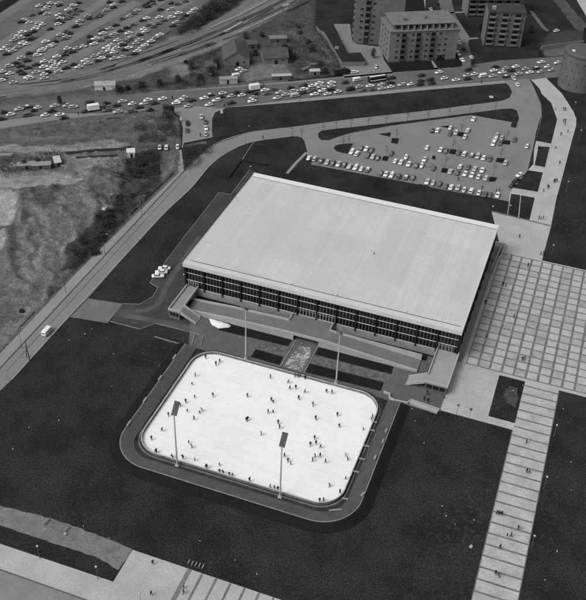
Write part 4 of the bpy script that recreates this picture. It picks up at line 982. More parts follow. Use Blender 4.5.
def saps():
    rows = [('on the long grass island', [(323, 134), (336, 131), (351, 129), (368, 127), (386, 125.5), (407, 123), (428, 120), (449, 117), (470, 114), (495, 111.5)]),
            ('on the small rounded island', [(343, 150), (348.5, 147.5)]),
            ('in a square tree pit of the car park', [(396, 141), (386, 158.5), (461, 134.5), (506, 142.5), (452.5, 151.5), (500, 160), (444.5, 170.5), (492.5, 179.5)]),
            ('on the dark verge above the road', [(430, 108), (443, 107), (457, 104.5), (472, 102.5), (487, 100.5)]),
            ('on the dark grass at the car park entrance', [(292, 138.5), (301.5, 140.5)])]
    s = 0; ow = ['first', 'second', 'third', 'fourth', 'fifth', 'sixth', 'seventh', 'eighth', 'ninth', 'tenth']
    for zn, l in rows:
        for i, (x, y) in enumerate(l):
            s += 1; sapling(x, y, 'thin bare sapling %s, %s from the left' % (zn, ow[i]), random.Random(s).uniform(5.0, 7.2), s)
saps()
def sign(px, py, w, h, z, label, ang=R(10)):
    r = empty('notice_board', G(px, py)[:2]+(0,), ang); tag(r, label, 'sign'); m = MB(); m.box(-w/2, w/2, -.05, .05, z, z+h); m.build('panel', M_white, r)
    for x in (-w/2+.15, w/2-.15): k = MB(); k.tube((x, .1, 0), (x, .1, z+h), .05, .05, 5); k.build('post', M_dmetal, r)
sign(490.5, 101, 1.9, 1.1, 1.6, 'white board on two posts at the verge above the car park road'); sign(221.7, 115, 1.1, 1.8, .8, 'upright white board at the grass corner right of the side street'); sign(181, 121.5, .8, 1.7, .6, 'narrow pale board at the left kerb of the side street')

# scrub, bushes and bare trees
def bush(name, label, cx, cy, r, h, n, seed, grp=None, tr=True):
    rg = random.Random(seed); o = empty(name, (cx, cy, 0)); tag(o, label, 'bush' if not tr else 'tree', grp)
    m = MB()
    for k in range(n):
        a = rg.random()*6.283; q = rg.random()**.5; zz = rg.random()
        f = math.sqrt(max(.05, 1-(zz*1.05-.35)**2)); f *= .75+.5*noise.noise(Vector((math.cos(a)*2, math.sin(a)*2, zz*3+seed)))
        p = Vector((math.cos(a)*q*r*f, math.sin(a)*q*r*f, h*(.2 if tr else .02)+zz*h*.8)); s = rg.uniform(.12, .34)
        u = Vector((rg.uniform(-1, 1), rg.uniform(-1, 1), rg.uniform(-1, 1))).normalized()*s; v = u.cross(Vector((rg.uniform(-1, 1), rg.uniform(-1, 1), rg.uniform(-1, 1)))).normalized()*s*.6
        m.poly([p-u, p+v, p+u, p-v])
    m.build('crown', M_scrub, o); m = MB(); m.tube((0, 0, 0), (0, 0, h*.6), .12+r*.03, .05, 5)
    for k in range(5): a = rg.random()*6.28; m.tube((0, 0, h*.25), (math.cos(a)*r*.6, math.sin(a)*r*.6, h*.75), .06, .02, 4)
    m.build('trunk', M_bark, o)
trs = [(166.5, 119, 2.6, 7, 'dark bare tree at the left corner of the side street'), (172, 114, 1.8, 4, 'smaller dark tree beside the side street corner'), (212, 77, 2.5, 6, 'dark tree left of the small pale twin hut'),
       (216, 68, 2.2, 5, 'dark tree against the flank of the gabled house'), (289, 58, 2.5, 6, 'dark tree at the right end of the workshop'), (373, 58, 1.8, 5, 'dark tree on the forecourt in front of the tower'),
       (472, 67, 1.6, 4.5, 'dark tree where the estate road meets the highway'), (325, 74, 2.6, 4, 'dark bush beside the highway below the garage block'), (198, 26, 2.6, 5, 'dark tree at the lower end of the hedgerow by the far car park'),
       (206, 20, 2.8, 5.5, 'dark tree in the middle of the hedgerow by the far car park'), (216, 12, 2.8, 5.5, 'dark tree at the upper end of the hedgerow by the far car park'), (60, 104, 1.4, 4, 'small dark tree beyond the left end of the highway'),
       (120, 92, 2.2, 3.5, 'dark bush right of the long white hut'), (255, 56, 2, 4, 'dark bush between the gabled house and the workshop'), (540, 56, 2.4, 4, 'dark bush under the pale retaining wall'),
       (25, 168, 1.8, 4, 'dark bush behind the left site hut'), (38, 166, 1.8, 4, 'dark bush behind the right site hut'), (22, 312, .9, 1.2, 'small dark bush on the waste land above the white van'), (298, 30, 2, 3, 'dark bush on the rough slope left of the garage block'),
       (308, 44, 2, 3, 'dark bush low on the rough slope left of the garage block'), (530, 33, 2.4, 4.5, 'dark tree on the lawn right of the nearer balcony block'), (480, 30, 1.5, 4, 'dark tree at the left side of the nearer balcony block')]
rgb_ = random.Random(21)
for i in range(15):
    t_ = i/14; x = 152+(84-152)*t_+rgb_.uniform(-12, 8); y = 165+(258-165)*t_+rgb_.uniform(-6, 4)
    trs.append((x, y, rgb_.uniform(1.6, 2.8), rgb_.uniform(1.8, 3.4), 'dark bush on the scrub bank left of the diagonal road, %s from its far end' % ('first second third fourth fifth sixth seventh eighth ninth tenth eleventh twelfth thirteenth fourteenth fifteenth'.split()[i])))
for i, (x, y) in enumerate([(186, 64), (192, 70), (200, 80), (178, 82), (160, 86), (142, 88), (128, 90), (246, 40), (262, 38), (285, 48), (294, 60), (300, 36), (312, 52), (320, 68)]):
    trs.append((x, y, rgb_.uniform(1.6, 2.8), rgb_.uniform(2.2, 5), ('dark bush in the rough strip above the highway, %s from the right' % ('first second third fourth fifth sixth seventh'.split()[i])) if i < 7 else 'dark bush on the rough ground behind the workshop, %s from the left' % ('first second third fourth fifth sixth seventh'.split()[i-7])))
for i, (x, y, r, h, lb_) in enumerate(trs): p = G(x, y); bush('tree' if 'tree' in lb_ else 'bush', lb_, p.x, p.y, r, h, int(240+r*130), 50+i, tr='tree' in lb_)
def scrub(name, pl, n, h, seed, m_=None, smin=.15, smax=.5):
    n = int(n*1.7); smin *= .6; smax *= .62
    rg = random.Random(seed); P = [(q.x, q.y) for q in gp(*pl)]; xs = [q[0] for q in P]; ys = [q[1] for q in P]; m = MB(); c_ = 0
    while c_ < n:
        x = rg.uniform(min(xs), max(xs)); y = rg.uniform(min(ys), max(ys))
        if not inpoly(x, y, P): continue
        if noise.noise(Vector((x*.22, y*.22, seed))) < rg.uniform(-.45, .25): continue
        c_ += 1; z = rg.random()**1.5*h*(1+noise.noise(Vector((x*.1, y*.1, 0)))); p = Vector((x, y, max(.1, z)+.6)); s = rg.uniform(smin, smax)
        u = Vector((rg.uniform(-1, 1), rg.uniform(-1, 1), rg.uniform(-.6, 1))).normalized()*s; v = u.cross(Vector((rg.uniform(-1, 1), rg.uniform(-1, 1), rg.uniform(-1, 1)))).normalized()*s*.5
        m.poly([p-u, p+v, p+u, p-v])
    o = m.build(name, m_ or M_scrub); o['kind'] = 'stuff'
scrub('scrub', [(126, 160), (150, 151), (160, 158), (161, 182), (120, 226), (80, 268), (66, 276), (96, 235), (118, 200)], 9000, 1.6, 1)
scrub('scrub', [(90, 178), (126, 170), (130, 196), (112, 208), (92, 200)], 2500, 1.2, 2)
scrub('scrub', [(132, 124), (172, 117), (178, 142), (138, 144)], 3000, 1.6, 3, mat('pale_scrub', .055, .95, .4, .6))
scrub('hedgerow', [(176, 36), (196, 14), (230, -10), (262, -10), (236, 6), (205, 26), (190, 36)], 5200, 3.0, 4, None, .3, .8)
scrub('scrub', [(280, 22), (316, 26), (341, 64), (340, 74), (296, 74), (288, 50)], 5200, 1.3, 5, mat('mixed_scrub', .045, .95, .6, .5))
scrub('scrub', [(110, 90), (205, 80), (205, 88), (116, 96)], 2600, 1.5, 6)
scrub('scrub', [(186, 60), (222, 48), (218, 78), (190, 80)], 2200, 1.2, 7)
scrub('scrub', [(0, 158), (60, 152), (66, 170), (0, 175)], 2200, 1.2, 8, MATS['mixed_scrub'])
scrub('rubble', [(96, 162), (128, 160), (124, 174), (100, 178)], 1500, .8, 9, mat('rubble_stone', .22, .95, .5, .8), .12, .45)
scrub('rubble', [(0, 165), (26, 160), (20, 178), (0, 180)], 900, .6, 10, MATS['rubble_stone'], .12, .45)
scrub('scrub', [(182, 150), (206, 144), (216, 150), (196, 168), (184, 172)], 1500, 1.0, 11, MATS['pale_scrub'])
scrub('rubble', [(286, 30), (320, 34), (338, 66), (300, 72)], 700, .8, 12, mat('pale_debris', .16, .95, .5, .8), .3, .9)
scrub('grass_tufts', [(-5, 385), (70, 325), (105, 345), (60, 400), (120, 480), (130, 545), (0, 505)], 1200, .02, 13, mat('pale_tufts', .045, .95, .4, .6), .05, .14)

# ---------------------------------------------------------------- cars
def ring(x, hw, zb, zt, tum=.12, n=4):
    pts = []
    pr = [(hw*.86, zb), (hw, zb+(zt-zb)*.25), (hw, zb+(zt-zb)*.65), (hw-tum, zt-.03), (hw*.6, zt)]
    for y, z in pr: pts.append((x, -y, z))
    for y, z in reversed(pr): pts.append((x, y, z))
    return pts[::-1]
def car_body(kind):
    m = MB()
    if kind == 'van':
        secs = [(-2.12, .72, .35, 1.1), (-2.08, .82, .3, 1.75), (-1.9, .86, .28, 1.92), (1.5, .86, .28, 1.92), (1.85, .85, .3, 1.7), (2.02, .84, .3, 1.15), (2.14, .74, .38, .8)]
    elif kind == 'compact':
        secs = [(-2.0, .45, .38, .6), (-1.85, .66, .3, .75), (-1.3, .74, .25, .88), (0, .76, .25, .92), (1.2, .72, .25, .88), (1.75, .6, .3, .74), (1.98, .42, .4, .58)]
    else:
        secs = [(-2.16, .7, .42, .78), (-2.08, .78, .32, .86), (-1.2, .82, .27, .93), (0, .83, .27, .95), (1.2, .82, .27, .93), (2.0, .78, .32, .86), (2.14, .7, .42, .76)]
    m.loft([ring(*s) for s in secs]); return m
def car_cabin(kind):
    """glass band with painted roof; slot 0 glass, slot 1 paint"""
    m = MB()
    if kind == 'van':
        for s in (-1, 1):
            for a, b_ in ((-1.75, -1.0), (-.9, -.15), (-.05, .6), (.7, 1.35)): m.box(a, b_, s*.865-.012, s*.865+.012, 1.15, 1.6, 0)
        m.hexa([(1.86, -.7, 1.2), (2.03, -.7, 1.2), (2.03, .7, 1.2), (1.86, .7, 1.2), (1.7, -.66, 1.68), (1.90, -.66, 1.66), (1.90, .66, 1.66), (1.7, .66, 1.68)], 0)
        m.box(-2.12, -2.07, -.6, .6, 1.25, 1.6, 0); m.box(-1.8, 1.4, -.7, .7, 1.925, 1.95, 1); return m
    if kind == 'compact': L0 = (-1.45, .75, .66, .86); L1 = (-.95, .28, .5, 1.38)
    elif kind == 'estate': L0 = (-2.0, .85, .74, .92); L1 = (-1.78, .34, .6, 1.4)
    else: L0 = (-1.35, .85, .74, .92); L1 = (-.98, .36, .58, 1.36)
    z1 = L1[3]
    b0 = [(L0[0], -L0[2], L0[3]), (L0[1], -L0[2], L0[3]), (L0[1], L0[2], L0[3]), (L0[0], L0[2], L0[3])]
    t0 = [(L1[0], -L1[2], z1), (L1[1], -L1[2], z1), (L1[1], L1[2], z1), (L1[0], L1[2], z1)]
    m.hexa(b0+t0, 0)
    m.loft([[(L1[0]-.06, -L1[2]-.02, z1-.03), (L1[0]-.06, L1[2]+.02, z1-.03), (L1[1]+.06, L1[2]+.02, z1-.03), (L1[1]+.06, -L1[2]-.02, z1-.03)],
            [(L1[0]-.03, -L1[2], z1+.03), (L1[0]-.03, L1[2], z1+.03), (L1[1]+.03, L1[2], z1+.03), (L1[1]+.03, -L1[2], z1+.03)],
            [(L1[0]+.15, -L1[2]+.14, z1+.07), (L1[0]+.15, L1[2]-.14, z1+.07), (L1[1]-.12, L1[2]-.14, z1+.07), (L1[1]-.12, -L1[2]+.14, z1+.07)]], 1)
    for s in (-1, 1):   # pillars
        for f in (0, .5, 1):
            xa = L0[0]+(L0[1]-L0[0])*f; xb = L1[0]+(L1[1]-L1[0])*f
            m.tube((xa, s*(L0[2]+.005), L0[3]), (xb, s*(L1[2]+.005), z1), .04, .035, 4, 1)
    return m
def wheel_mesh():
    m = MB(); m.tube((0, -.09, 0), (0, .09, 0), .31, .31, 10, 0); m.tube((0, -.1, 0), (0, .1, 0), .17, .17, 8, 1); return m.mesh('wheel', [M_tyre, M_conc])
WM = wheel_mesh(); CM = {}
for k in ('saloon', 'compact', 'estate', 'van'):
    P0 = PAINT['white']; CM[k] = (car_body(k).mesh('body', [P0], False), car_cabin(k).mesh('cabin', [M_cglass, P0]))
    CM[k][0].polygons.foreach_set('use_smooth', [True]*len(CM[k][0].polygons))
    b_ = car_body(k); c_ = car_cabin(k); o_ = len(b_.v); b_.v += c_.v; b_.f += [tuple(i+o_ for i in f) for f in c_.f]; b_.m += [1 if q == 0 else 0 for q in c_.m]
    for x in (-1.32, 1.3):
        for s in (-1, 1): b_.tube((x, s*.66, .31), (x, s*.82, .31), .31, .31, 8, 2)
    CM[k] += (b_,)
def paint_slot(o, i, m):
    o.material_slots[i].link = 'OBJECT'; o.material_slots[i].material = m
FULL = {}
def build_full(kind):
    r = empty('parked_car'); b_ = link('body', CM[kind][0], r); paint_slot(b_, 0, PAINT['white']); c_ = link('cabin', CM[kind][1], r); paint_slot(c_, 1, PAINT['white'])
    for x in (-1.32, 1.3):
        for s in (-1, 1): w = link('wheel', WM, r); w.location = (x, s*.73, .31)
    return r
FULLUSED = {}
def place_full(kind, tone, x, y, z, ang, name='parked_car'):
    if kind not in FULL: FULL[kind] = build_full(kind); o = FULL[kind]
    else: o = copy_tree(FULL[kind])
    o.name = name; o.location = (x, y, z); o.rotation_euler = (0, 0, ang)
    for c_ in o.children:
        if c_.name.startswith('body'): c_.material_slots[0].link = 'OBJECT'; c_.material_slots[0].material = PAINT[tone]
        if c_.name.startswith('cabin'): c_.material_slots[1].link = 'OBJECT'; c_.material_slots[1].material = PAINT[tone] if kind == 'van' or (int(x*10) % 9) else PAINT['white' if tone != 'white' else 'pale']
    return o
TN = dict(w='white', l='pale', g='grey', d='dark')
cars = []   # (x,y,ang,kind,tone,zone,px,full)
def add(pxy, zone, angf, full=False, kind=None, sz=0):
    for q in pxy:
        px, py, t = q[:3]; p = G(px, py+.6, .6); a = angf(px, py) if callable(angf) else angf
        rg = random.Random(int(px*31+py*77)); k = q[3] if len(q) > 3 else (kind or ('compact' if rg.random() < .36 else 'estate' if rg.random() < .16 else 'saloon'))
        a += rg.uniform(-.04, .04)+(math.pi if rg.random() < .5 else 0)
        ok = True
        for c_ in cars:
            dx = c_[0]-p.x; dy = c_[1]-p.y; lx = dx*math.cos(a)+dy*math.sin(a); ly = -dx*math.sin(a)+dy*math.cos(a)
            if abs(lx) < 4.0 and abs(ly) < 1.62: ok = False; break
        if ok: cars.append((p.x, p.y, a, k, TN[t], zone, px, full, py))
def zz(s, ox, oy, sc, *l): return [(ox+x/sc, oy+y/sc, t) for x, y, t in l]
def hang(px, py):
    a = G(px-4, py+.62); b_ = G(px+4, py-.62)
    return math.atan2(b_.y-a.y, b_.x-a.x)
HW = [(10.9, 113.7, 'w'), (2, 118.4, 'd'), (19.1, 108.5, 'l'), (27, 114.5, 'g', 'van'), (28, 106.2, 'd'), (37.5, 107.1, 'w'), (32.8, 110, 'd'), (45, 114.4, 'w'), (54.6, 105.2, 'l'), (51.2, 110.3, 'd'), (58, 110.2, 'w'), (60, 114, 'w'), (66.9, 104.8, 'l'), (64.2, 117.2, 'd'), (4, 111.6, 'd'),
  (73.4, 106.2, 'l'), (81, 104.8, 'd', 'van'), (90, 103.2, 'd', 'van'), (85, 111, 'd'), (106.2, 102.5, 'd'), (104.8, 106, 'g'), (106.8, 109.4, 'g'), (116.4, 104.8, 'd'), (122.6, 100.7, 'l'), (117.8, 111, 'l'), (132, 103.2, 'w'), (132, 110.3, 'g'), (139, 106.8, 'd'), (143.8, 102.8, 'w'),
  (148.2, 99.3, 'w'), (149.5, 109.2, 'd'), (154.3, 102.6, 'd'), (162.5, 98.2, 'w'), (161, 102.8, 'w', 'van'), (169.5, 98.5, 'l'), (176.2, 102.4, 'w'), (179.8, 99.6, 'w'), (184.5, 96.8, 'l'), (188, 105.3, 'l'), (191.5, 99.8, 'd'), (204.2, 97.5, 'w'), (209, 104, 'w'), (210.3, 94.4, 'd'), (216.5, 99.6, 'w'), (168.7, 107, 'd'),
  (222.8, 92.5, 'w'), (220.7, 96.2, 'd'), (231.2, 95.5, 'l'), (237, 91.8, 'd'), (242.1, 94.6, 'w'), (231, 102.3, 'd'), (252.1, 100.4, 'w'), (252.8, 97, 'l'), (248.7, 91.2, 'd'), (255.5, 93, 'd'), (265, 89.4, 'w'), (267, 92.9, 'g'), (273.7, 88.6, 'g'), (280.9, 88.2, 'd'), (279.8, 91.9, 'l'), (285.8, 94, 'l'), (277, 97.1, 'w'), (294.8, 95.2, 'l', 'van'),
  (290.7, 87, 'd'), (294.4, 90.4, 'l'), (304.2, 88.6, 'w'), (303.4, 85.2, 'd'), (303, 92.2, 'd'), (311.6, 90.2, 'g'), (314.4, 93.6, 'w'), (312.5, 85.2, 'w'), (319.6, 82.6, 'w'), (321, 86.2, 'l'), (322.4, 90, 'w'), (327.6, 93.2, 'w'), (331.7, 82, 'w'), (331.4, 85.6, 'l'), (331, 89, 'd'), (338.2, 91, 'w'),
  (345, 81.9, 'd'), (350.5, 89.1, 'd', 'van'), (359.4, 86, 'l'), (362.8, 89.4, 'g'), (370.3, 85.2, 'w'), (372.3, 88.8, 'g'), (381.2, 84.2, 'l'), (382, 87.8, 'l'), (391, 86.1, 'w'), (391.8, 77.3, 'd'), (401.7, 84.1, 'l'), (390.8, 82.4, 'd'), (410.5, 83.6, 'w'),
  (438.9, 71.8, 'w'), (421.8, 74.8, 'd'), (421.2, 80.4, 'd'), (420, 83.8, 'd'), (430, 79.2, 'd'), (432, 82.6, 'd'), (444.4, 77.6, 'w'), (456, 79.2, 'w'), (466.9, 74.8, 'l'), (467.6, 78.2, 'd'), (474.8, 73.4, 'w'), (468.3, 69.3, 'd'), (482.6, 75.6, 'w', 'van'), (492.5, 75.5, 'l'), (493.9, 69.8, 'w'), (495.5, 66.4, 'd'), (505.8, 67.8, 'l'), (502, 71.8, 'w'), (515.7, 66, 'w'), (511.5, 70, 'd'), (518.6, 73.2, 'l'), (525.7, 68.2, 'l'), (529.8, 71.8, 'w'), (506.2, 75.9, 'd'), (536.4, 67.6, 'd'), (540.4, 71.2, 'l'), (541, 61.6, 'w'), (547.5, 66, 'w'), (557.4, 62, 'w'), (551.4, 69.4, 'l')]
def hz(px): return ('on highway at its left end' if px < 75 else 'on highway below the long hut' if px < 150 else 'on highway beside the side street' if px < 225 else 'on highway below the workshop' if px < 300 else
                    'on highway below the garage block' if px < 365 else 'on highway below the apartment block' if px < 450 else 'on highway left of the boulevard' if px < 528 else 'on highway beside the round tank')
for q in HW: add([q], hz(q[0]), hang, True)
add([(354.6, 71.4, 'w'), (356.8, 79.4, 'w', 'van')], 'at the forecourt mouth near garage block', hang, True)
add([(376.4, 66, 'w')], 'on the forecourt in front of the tower', R(100), True)
add([(201.2, 116.1, 'l'), (205.6, 121.2, 'g'), (206, 127.3, 'w'), (205.6, 133.2, 'l')], 'at the right kerb of the side street', R(118), True)
add([(187.5, 122.5, 'd'), (187.1, 129.4, 'g')], 'at the left kerb of the side street', R(118), True)
add([(159.8, 146.4, 'w'), (166.4, 146.7, 'l'), (177.6, 145.7, 'w')], 'on waste ground left of the side street', R(115), True)
add([(126.5, 147.5, 'g', 'van'), (135, 145.5, 'w', 'van')], 'in the building yard behind the board fence', hang, True)
add([(164.3, 267.6, 'w'), (161.3, 271.4, 'w'), (158, 275.3, 'w')], 'in the yard left of the hall', R(24), True, 'saloon')
add([(513.7, 77.7, 'l'), (517.1, 83.9, 'w')], 'turning off the highway beside the boulevard', R(120), True)
add([(453.8, 23.9, 'l'), (457.3, 28, 'd'), (458.9, 41.8, 'w'), (458, 52.9, 'w'), (462.3, 59.4, 'w'), (464, 48.6, 'd')], 'beside estate road by the apartment block', R(125), True)
add([(471.3, 56.6, 'w'), (430.7, 8.5, 'l'), (437.2, 2.6, 'd')], 'on the estate road', R(125), True)
add([(556.6, 30.2, 'w'), (560.4, 29.8, 'w')], 'in the dark yard above the round tank', hang, True)
add([(239, 68.5, 'w'), (243.5, 70.5, 'l'), (248, 68.5, 'w')], 'in front of the gabled house', R(60), True); add([(235.5, 75.5, 'w', 'van')], 'below the gabled house', hang, True)
LOTZ = {'r': 'in car park row behind the hall', 'm': 'in middle rows of car park', 'u': 'in far rows of car park', 'e': 'near the right edge of car park'}
rowb = [(309.3, 157.3, 'w'), (315, 158, 'l'), (321.4, 160, 'g'), (327.3, 161.7, 'l'), (332.5, 162.8, 'g'), (338.6, 163.4, 'w'), (344.4, 164.1, 'g'), (349.6, 165.8, 'l'), (355.7, 166.9, 'w'), (361.7, 168, 'w'), (367.8, 169.2, 'g'),
        (380.9, 172.6, 'g'), (386, 173.4, 'w'), (391.8, 174.6, 'w'), (398.9, 175.7, 'g'), (406.2, 176.4, 'g'), (413, 177.1, 'g'), (427.3, 181.2, 'w'), (433.2, 182.3, 'l'), (439.6, 183.2, 'g'), (445.8, 185.3, 'g'), (451.2, 186.6, 'w'), (458, 187.1, 'l'), (464.1, 189.3, 'l'), (471.4, 190, 'w'), (479.1, 191.9, 'w'), (485, 193.7, 'g'), (490, 194.4, 'g'), (497.6, 194.4, 'w')]
rowm = [(391.2, 152.5, 'g'), (395.5, 160.3, 'w'), (401.1, 161.4, 'w'), (406.2, 156.4, 'w'), (408.9, 163.4, 'w'), (416.4, 164.8, 'g'), (424.8, 158.6, 'w'), (421.9, 164.8, 'w'), (433.5, 167.5, 'g'), (450.5, 170.8, 'l'), (457.3, 172, 'g'), (460.2, 166, 'l'), (465.2, 173, 'w'), (468, 166.6, 'g'), (472, 174.4, 'w'), (475, 168, 'l'), (482.3, 169.6, 'w'), (478.7, 175.9, 'w'), (486, 177.3, 'l'),
        (351.9, 151.2, 'w'), (357, 152.8, 'w'), (361.4, 147.2, 'g'), (366.5, 148.2, 'w'), (371.5, 149.5, 'g'), (367.8, 155, 'g'), (373, 155.9, 'l'), (378, 157.3, 'g')]
rowu = [(427.3, 146.7, 'w'), (440.7, 149.1, 'w'), (446, 150.2, 'g'), (432.5, 129.8, 'd'), (437.5, 129.5, 'w'), (450.5, 127, 'w'), (450, 132.8, 'g'), (456, 131.8, 'l'), (467.8, 129.6, 'l'), (465, 136, 'w'), (473.4, 118.6, 'w'), (497.4, 134, 'l'), (495.5, 138.5, 'w'), (493.3, 143, 'w'), (502, 137, 'l'), (500.4, 142.2, 'g'), (458.3, 152, 'g'), (464.5, 153, 'w'), (472, 154.4, 'g'), (477.8, 155.7, 'l'), (483.7, 157, 'w'), (489.8, 158.2, 'g'), (505.5, 162, 'l')]
add(rowb, LOTZ['r'], R(88), True); add(rowm, LOTZ['m'], R(88), True); add(rowu, LOTZ['u'], R(88), True)
add([(514.6, 138.9, 'g'), (527.1, 145.3, 'w')], LOTZ['e'], R(88), True); add([(519.8, 174.3, 'w'), (515.9, 180, 'd'), (512.5, 184.8, 'd')], 'along the kerb by the small lawns', R(62), True)
far = []
s7 = 7.325
far += zz('', 0, 0, s7, *[(x, y, t) for x, y, t in ((285,38,'w'),(345,45,'w'),(365,20,'w'),(390,10,'w'),(330,65,'l'),(425,20,'l'),(435,35,'d'),(465,15,'d'),(300,90,'d'),(345,97,'l'),(270,92,'d'),(300,110,'d'),(215,160,'w'),(262,150,'l'),(285,165,'l'),(240,168,'d'),(310,175,'w'),(330,178,'l'),(270,195,'w'),(285,205,'l'),(240,228,'d'),(255,210,'w'),(165,230,'w'),(135,262,'w'),(160,272,'l'),(95,290,'l'),(200,250,'d'),(165,310,'w'),(195,318,'w'),(150,318,'w'),(125,340,'d'),(25,355,'w'),(45,335,'l'),(75,358,'l'),(430,105,'w'),(445,130,'w'),(425,145,'d'),(500,65,'w'),(540,35,'w'),(535,92,'d'),(515,80,'g'),(565,65,'d'),(575,15,'d'),(560,20,'g'),(575,155,'d'),(510,240,'d'),(485,265,'l'),(470,275,'d'),(335,300,'w'),(385,322,'w'),(365,335,'w'),(330,345,'w'),(310,358,'w'),(345,350,'l'),(400,300,'d'),(495,350,'w'),(525,345,'w'),(560,350,'l'),(270,362,'l'))])
far += zz('', 70, 0, s7, *((20,35,'w'),(55,15,'d'),(20,80,'d'),(60,68,'d'),(70,150,'l'),(130,110,'l'),(100,115,'g'),(160,100,'g'),(215,98,'g'),(265,70,'l'),(290,10,'d'),(318,30,'w'),(380,5,'d'),(492,72,'l'),(550,35,'d'),(435,112,'l'),(240,240,'w'),(200,245,'l'),(185,278,'w'),(145,262,'d'),(290,205,'l'),(262,215,'d'),(310,200,'g'),(335,180,'d'),(10,240,'d'),(100,335,'w'),(75,345,'l'),(20,350,'w'),(55,350,'l'),(345,290,'w'),(300,325,'w'),(265,345,'w'),(320,345,'w'),(380,315,'l'),(410,300,'g'),(430,238,'w'),(450,265,'l'),(470,270,'l'),(435,285,'g'),(510,290,'l'),(485,312,'l'),(540,208,'w'),(520,215,'g'),(560,130,'w'),(570,180,'g'),(575,300,'l'),(545,330,'l'),(525,340,'l'),(430,345,'w'),(360,325,'w'),(400,360,'d')))
far += zz('', 140, 0, s7, *((60,20,'d'),(85,5,'d'),(35,35,'d'),(230,18,'d'),(275,25,'g'),(330,5,'g'),(5,70,'d'),(150,65,'d'),(222,65,'l'),(45,130,'l'),(142,122,'w'),(400,65,'w'),(370,90,'w'),(285,92,'w'),(305,80,'l'),(232,122,'w'),(310,130,'g'),(262,160,'l'),(240,185,'d'),(60,180,'g'),(25,210,'w'),(8,290,'l'),(145,250,'w'),(115,270,'l'),(165,240,'l'),(80,298,'w'),(35,328,'w'),(60,325,'l'),(15,345,'l'),(120,285,'d'),(345,95,'g'),(330,110,'d')))
far += zz('', 0, 45, s7, *((20,30,'w'),(45,10,'d'),(90,38,'l'),(130,10,'l'),(160,5,'g'),(275,70,'w'),(215,55,'d'),(280,35,'l'),(320,25,'w'),(345,12,'w'),(300,40,'l'),(390,3,'w'),(155,90,'l'),(200,110,'d'),(70,148,'l'),(110,128,'d'),(15,190,'w'),(70,205,'w'),(45,210,'g'),(10,255,'w'),(100,270,'l'),(125,262,'g'),(150,150,'d'),(165,205,'d'),(205,232,'w'),(225,240,'l'),(265,195,'l'),(320,155,'w'),(325,210,'w'),(325,238,'l'),(300,210,'g'),(415,80,'w'),(445,75,'l'),(385,118,'w'),(410,140,'w'),(370,170,'w'),(460,120,'w'),(430,190,'l'),(350,180,'l'),(440,100,'g'),(505,15,'w'),(525,20,'l'),(490,40,'g'),(530,45,'d'),(575,155,'w'),(555,160,'g'),(490,118,'l'),(395,155,'l')))
far += zz('', 70, 45, s7, *((20,20,'w'),(70,25,'l'),(95,10,'w'),(60,150,'w'),(80,160,'w'),(110,110,'w'),(130,130,'l'),(145,95,'g'),(180,75,'l'),(190,60,'g'),(230,93,'w'),(205,110,'d'),(270,15,'w'),(290,35,'w'),(320,50,'w'),(300,15,'w'),(340,15,'w'),(345,35,'l'),(250,40,'l'),(230,55,'l'),(275,75,'g'),(320,95,'l'),(380,85,'l'),(405,90,'l'),(435,18,'w'),(430,30,'d'),(495,40,'w'),(470,60,'d'),(530,20,'l'),(555,15,'l'),(545,40,'g'),(100,140,'l'),(160,100,'d')))
def fz(px, py):
    s = py+.43*px
    r = ('row beside railway' if s > 86 else 'second row band from railway' if s > 70 else 'third row band from railway' if s > 52 else 'fourth row band from railway' if s > 38 else 'top left row band')
    e = 'left part' if px < 45 else 'middle' if px < 100 else 'right part'
    return 'far car park, %s, %s' % (e, r)
n0 = len(cars)
for q in sorted(far, key=lambda q: {'w': 0, 'l': 1, 'g': 2, 'd': 2}[q[2]]): add([q], fz(q[0], q[1]), hang, False)
rgf = random.Random(11)
for (a0, b0), pr_ in (((( -4, 80), (46, 60)), .5), (((46, 64), (92, 40)), .55), (((92, 44), (150, 16)), .5), (((4, 84), (60, 68)), .6), (((60, 70), (110, 48)), .6), (((110, 52), (170, 16)), .55), (((-4, 60), (34, 36)), .5), (((34, 38), (84, 8)), .5), (((50, 40), (96, 14)), .45), (((96, 17), (130, -3)), .4), (((20, 22), (50, 2)), .5), (((60, 16), (86, -2)), .45), (((120, 20), (165, -3)), .45), (((40, 54), (74, 32)), .5), (((100, 30), (140, 8)), .45)):
    A_, B_ = G(*a0), G(*b0); n_ = int((B_-A_).length/2.55)
    for k in range(n_):
        if rgf.random() < pr_*1.35:
            P = A_.lerp(B_, (k+.5)/n_); x_, y_ = PX(P); add([(x_, y_, rgf.choice(['d', 'd', 'd', 'g', 'g', 'g', 'l', 'w']), rgf.choice(['saloon', 'compact']))], fz(x_, y_), hang, False)
print('cars', len(cars), 'far', len(cars)-n0)
ORD = ['first', 'second', 'third', 'fourth', 'fifth', 'sixth', 'seventh', 'eighth', 'ninth', 'tenth', 'eleventh', 'twelfth', 'thirteenth', 'fourteenth', 'fifteenth', 'sixteenth']
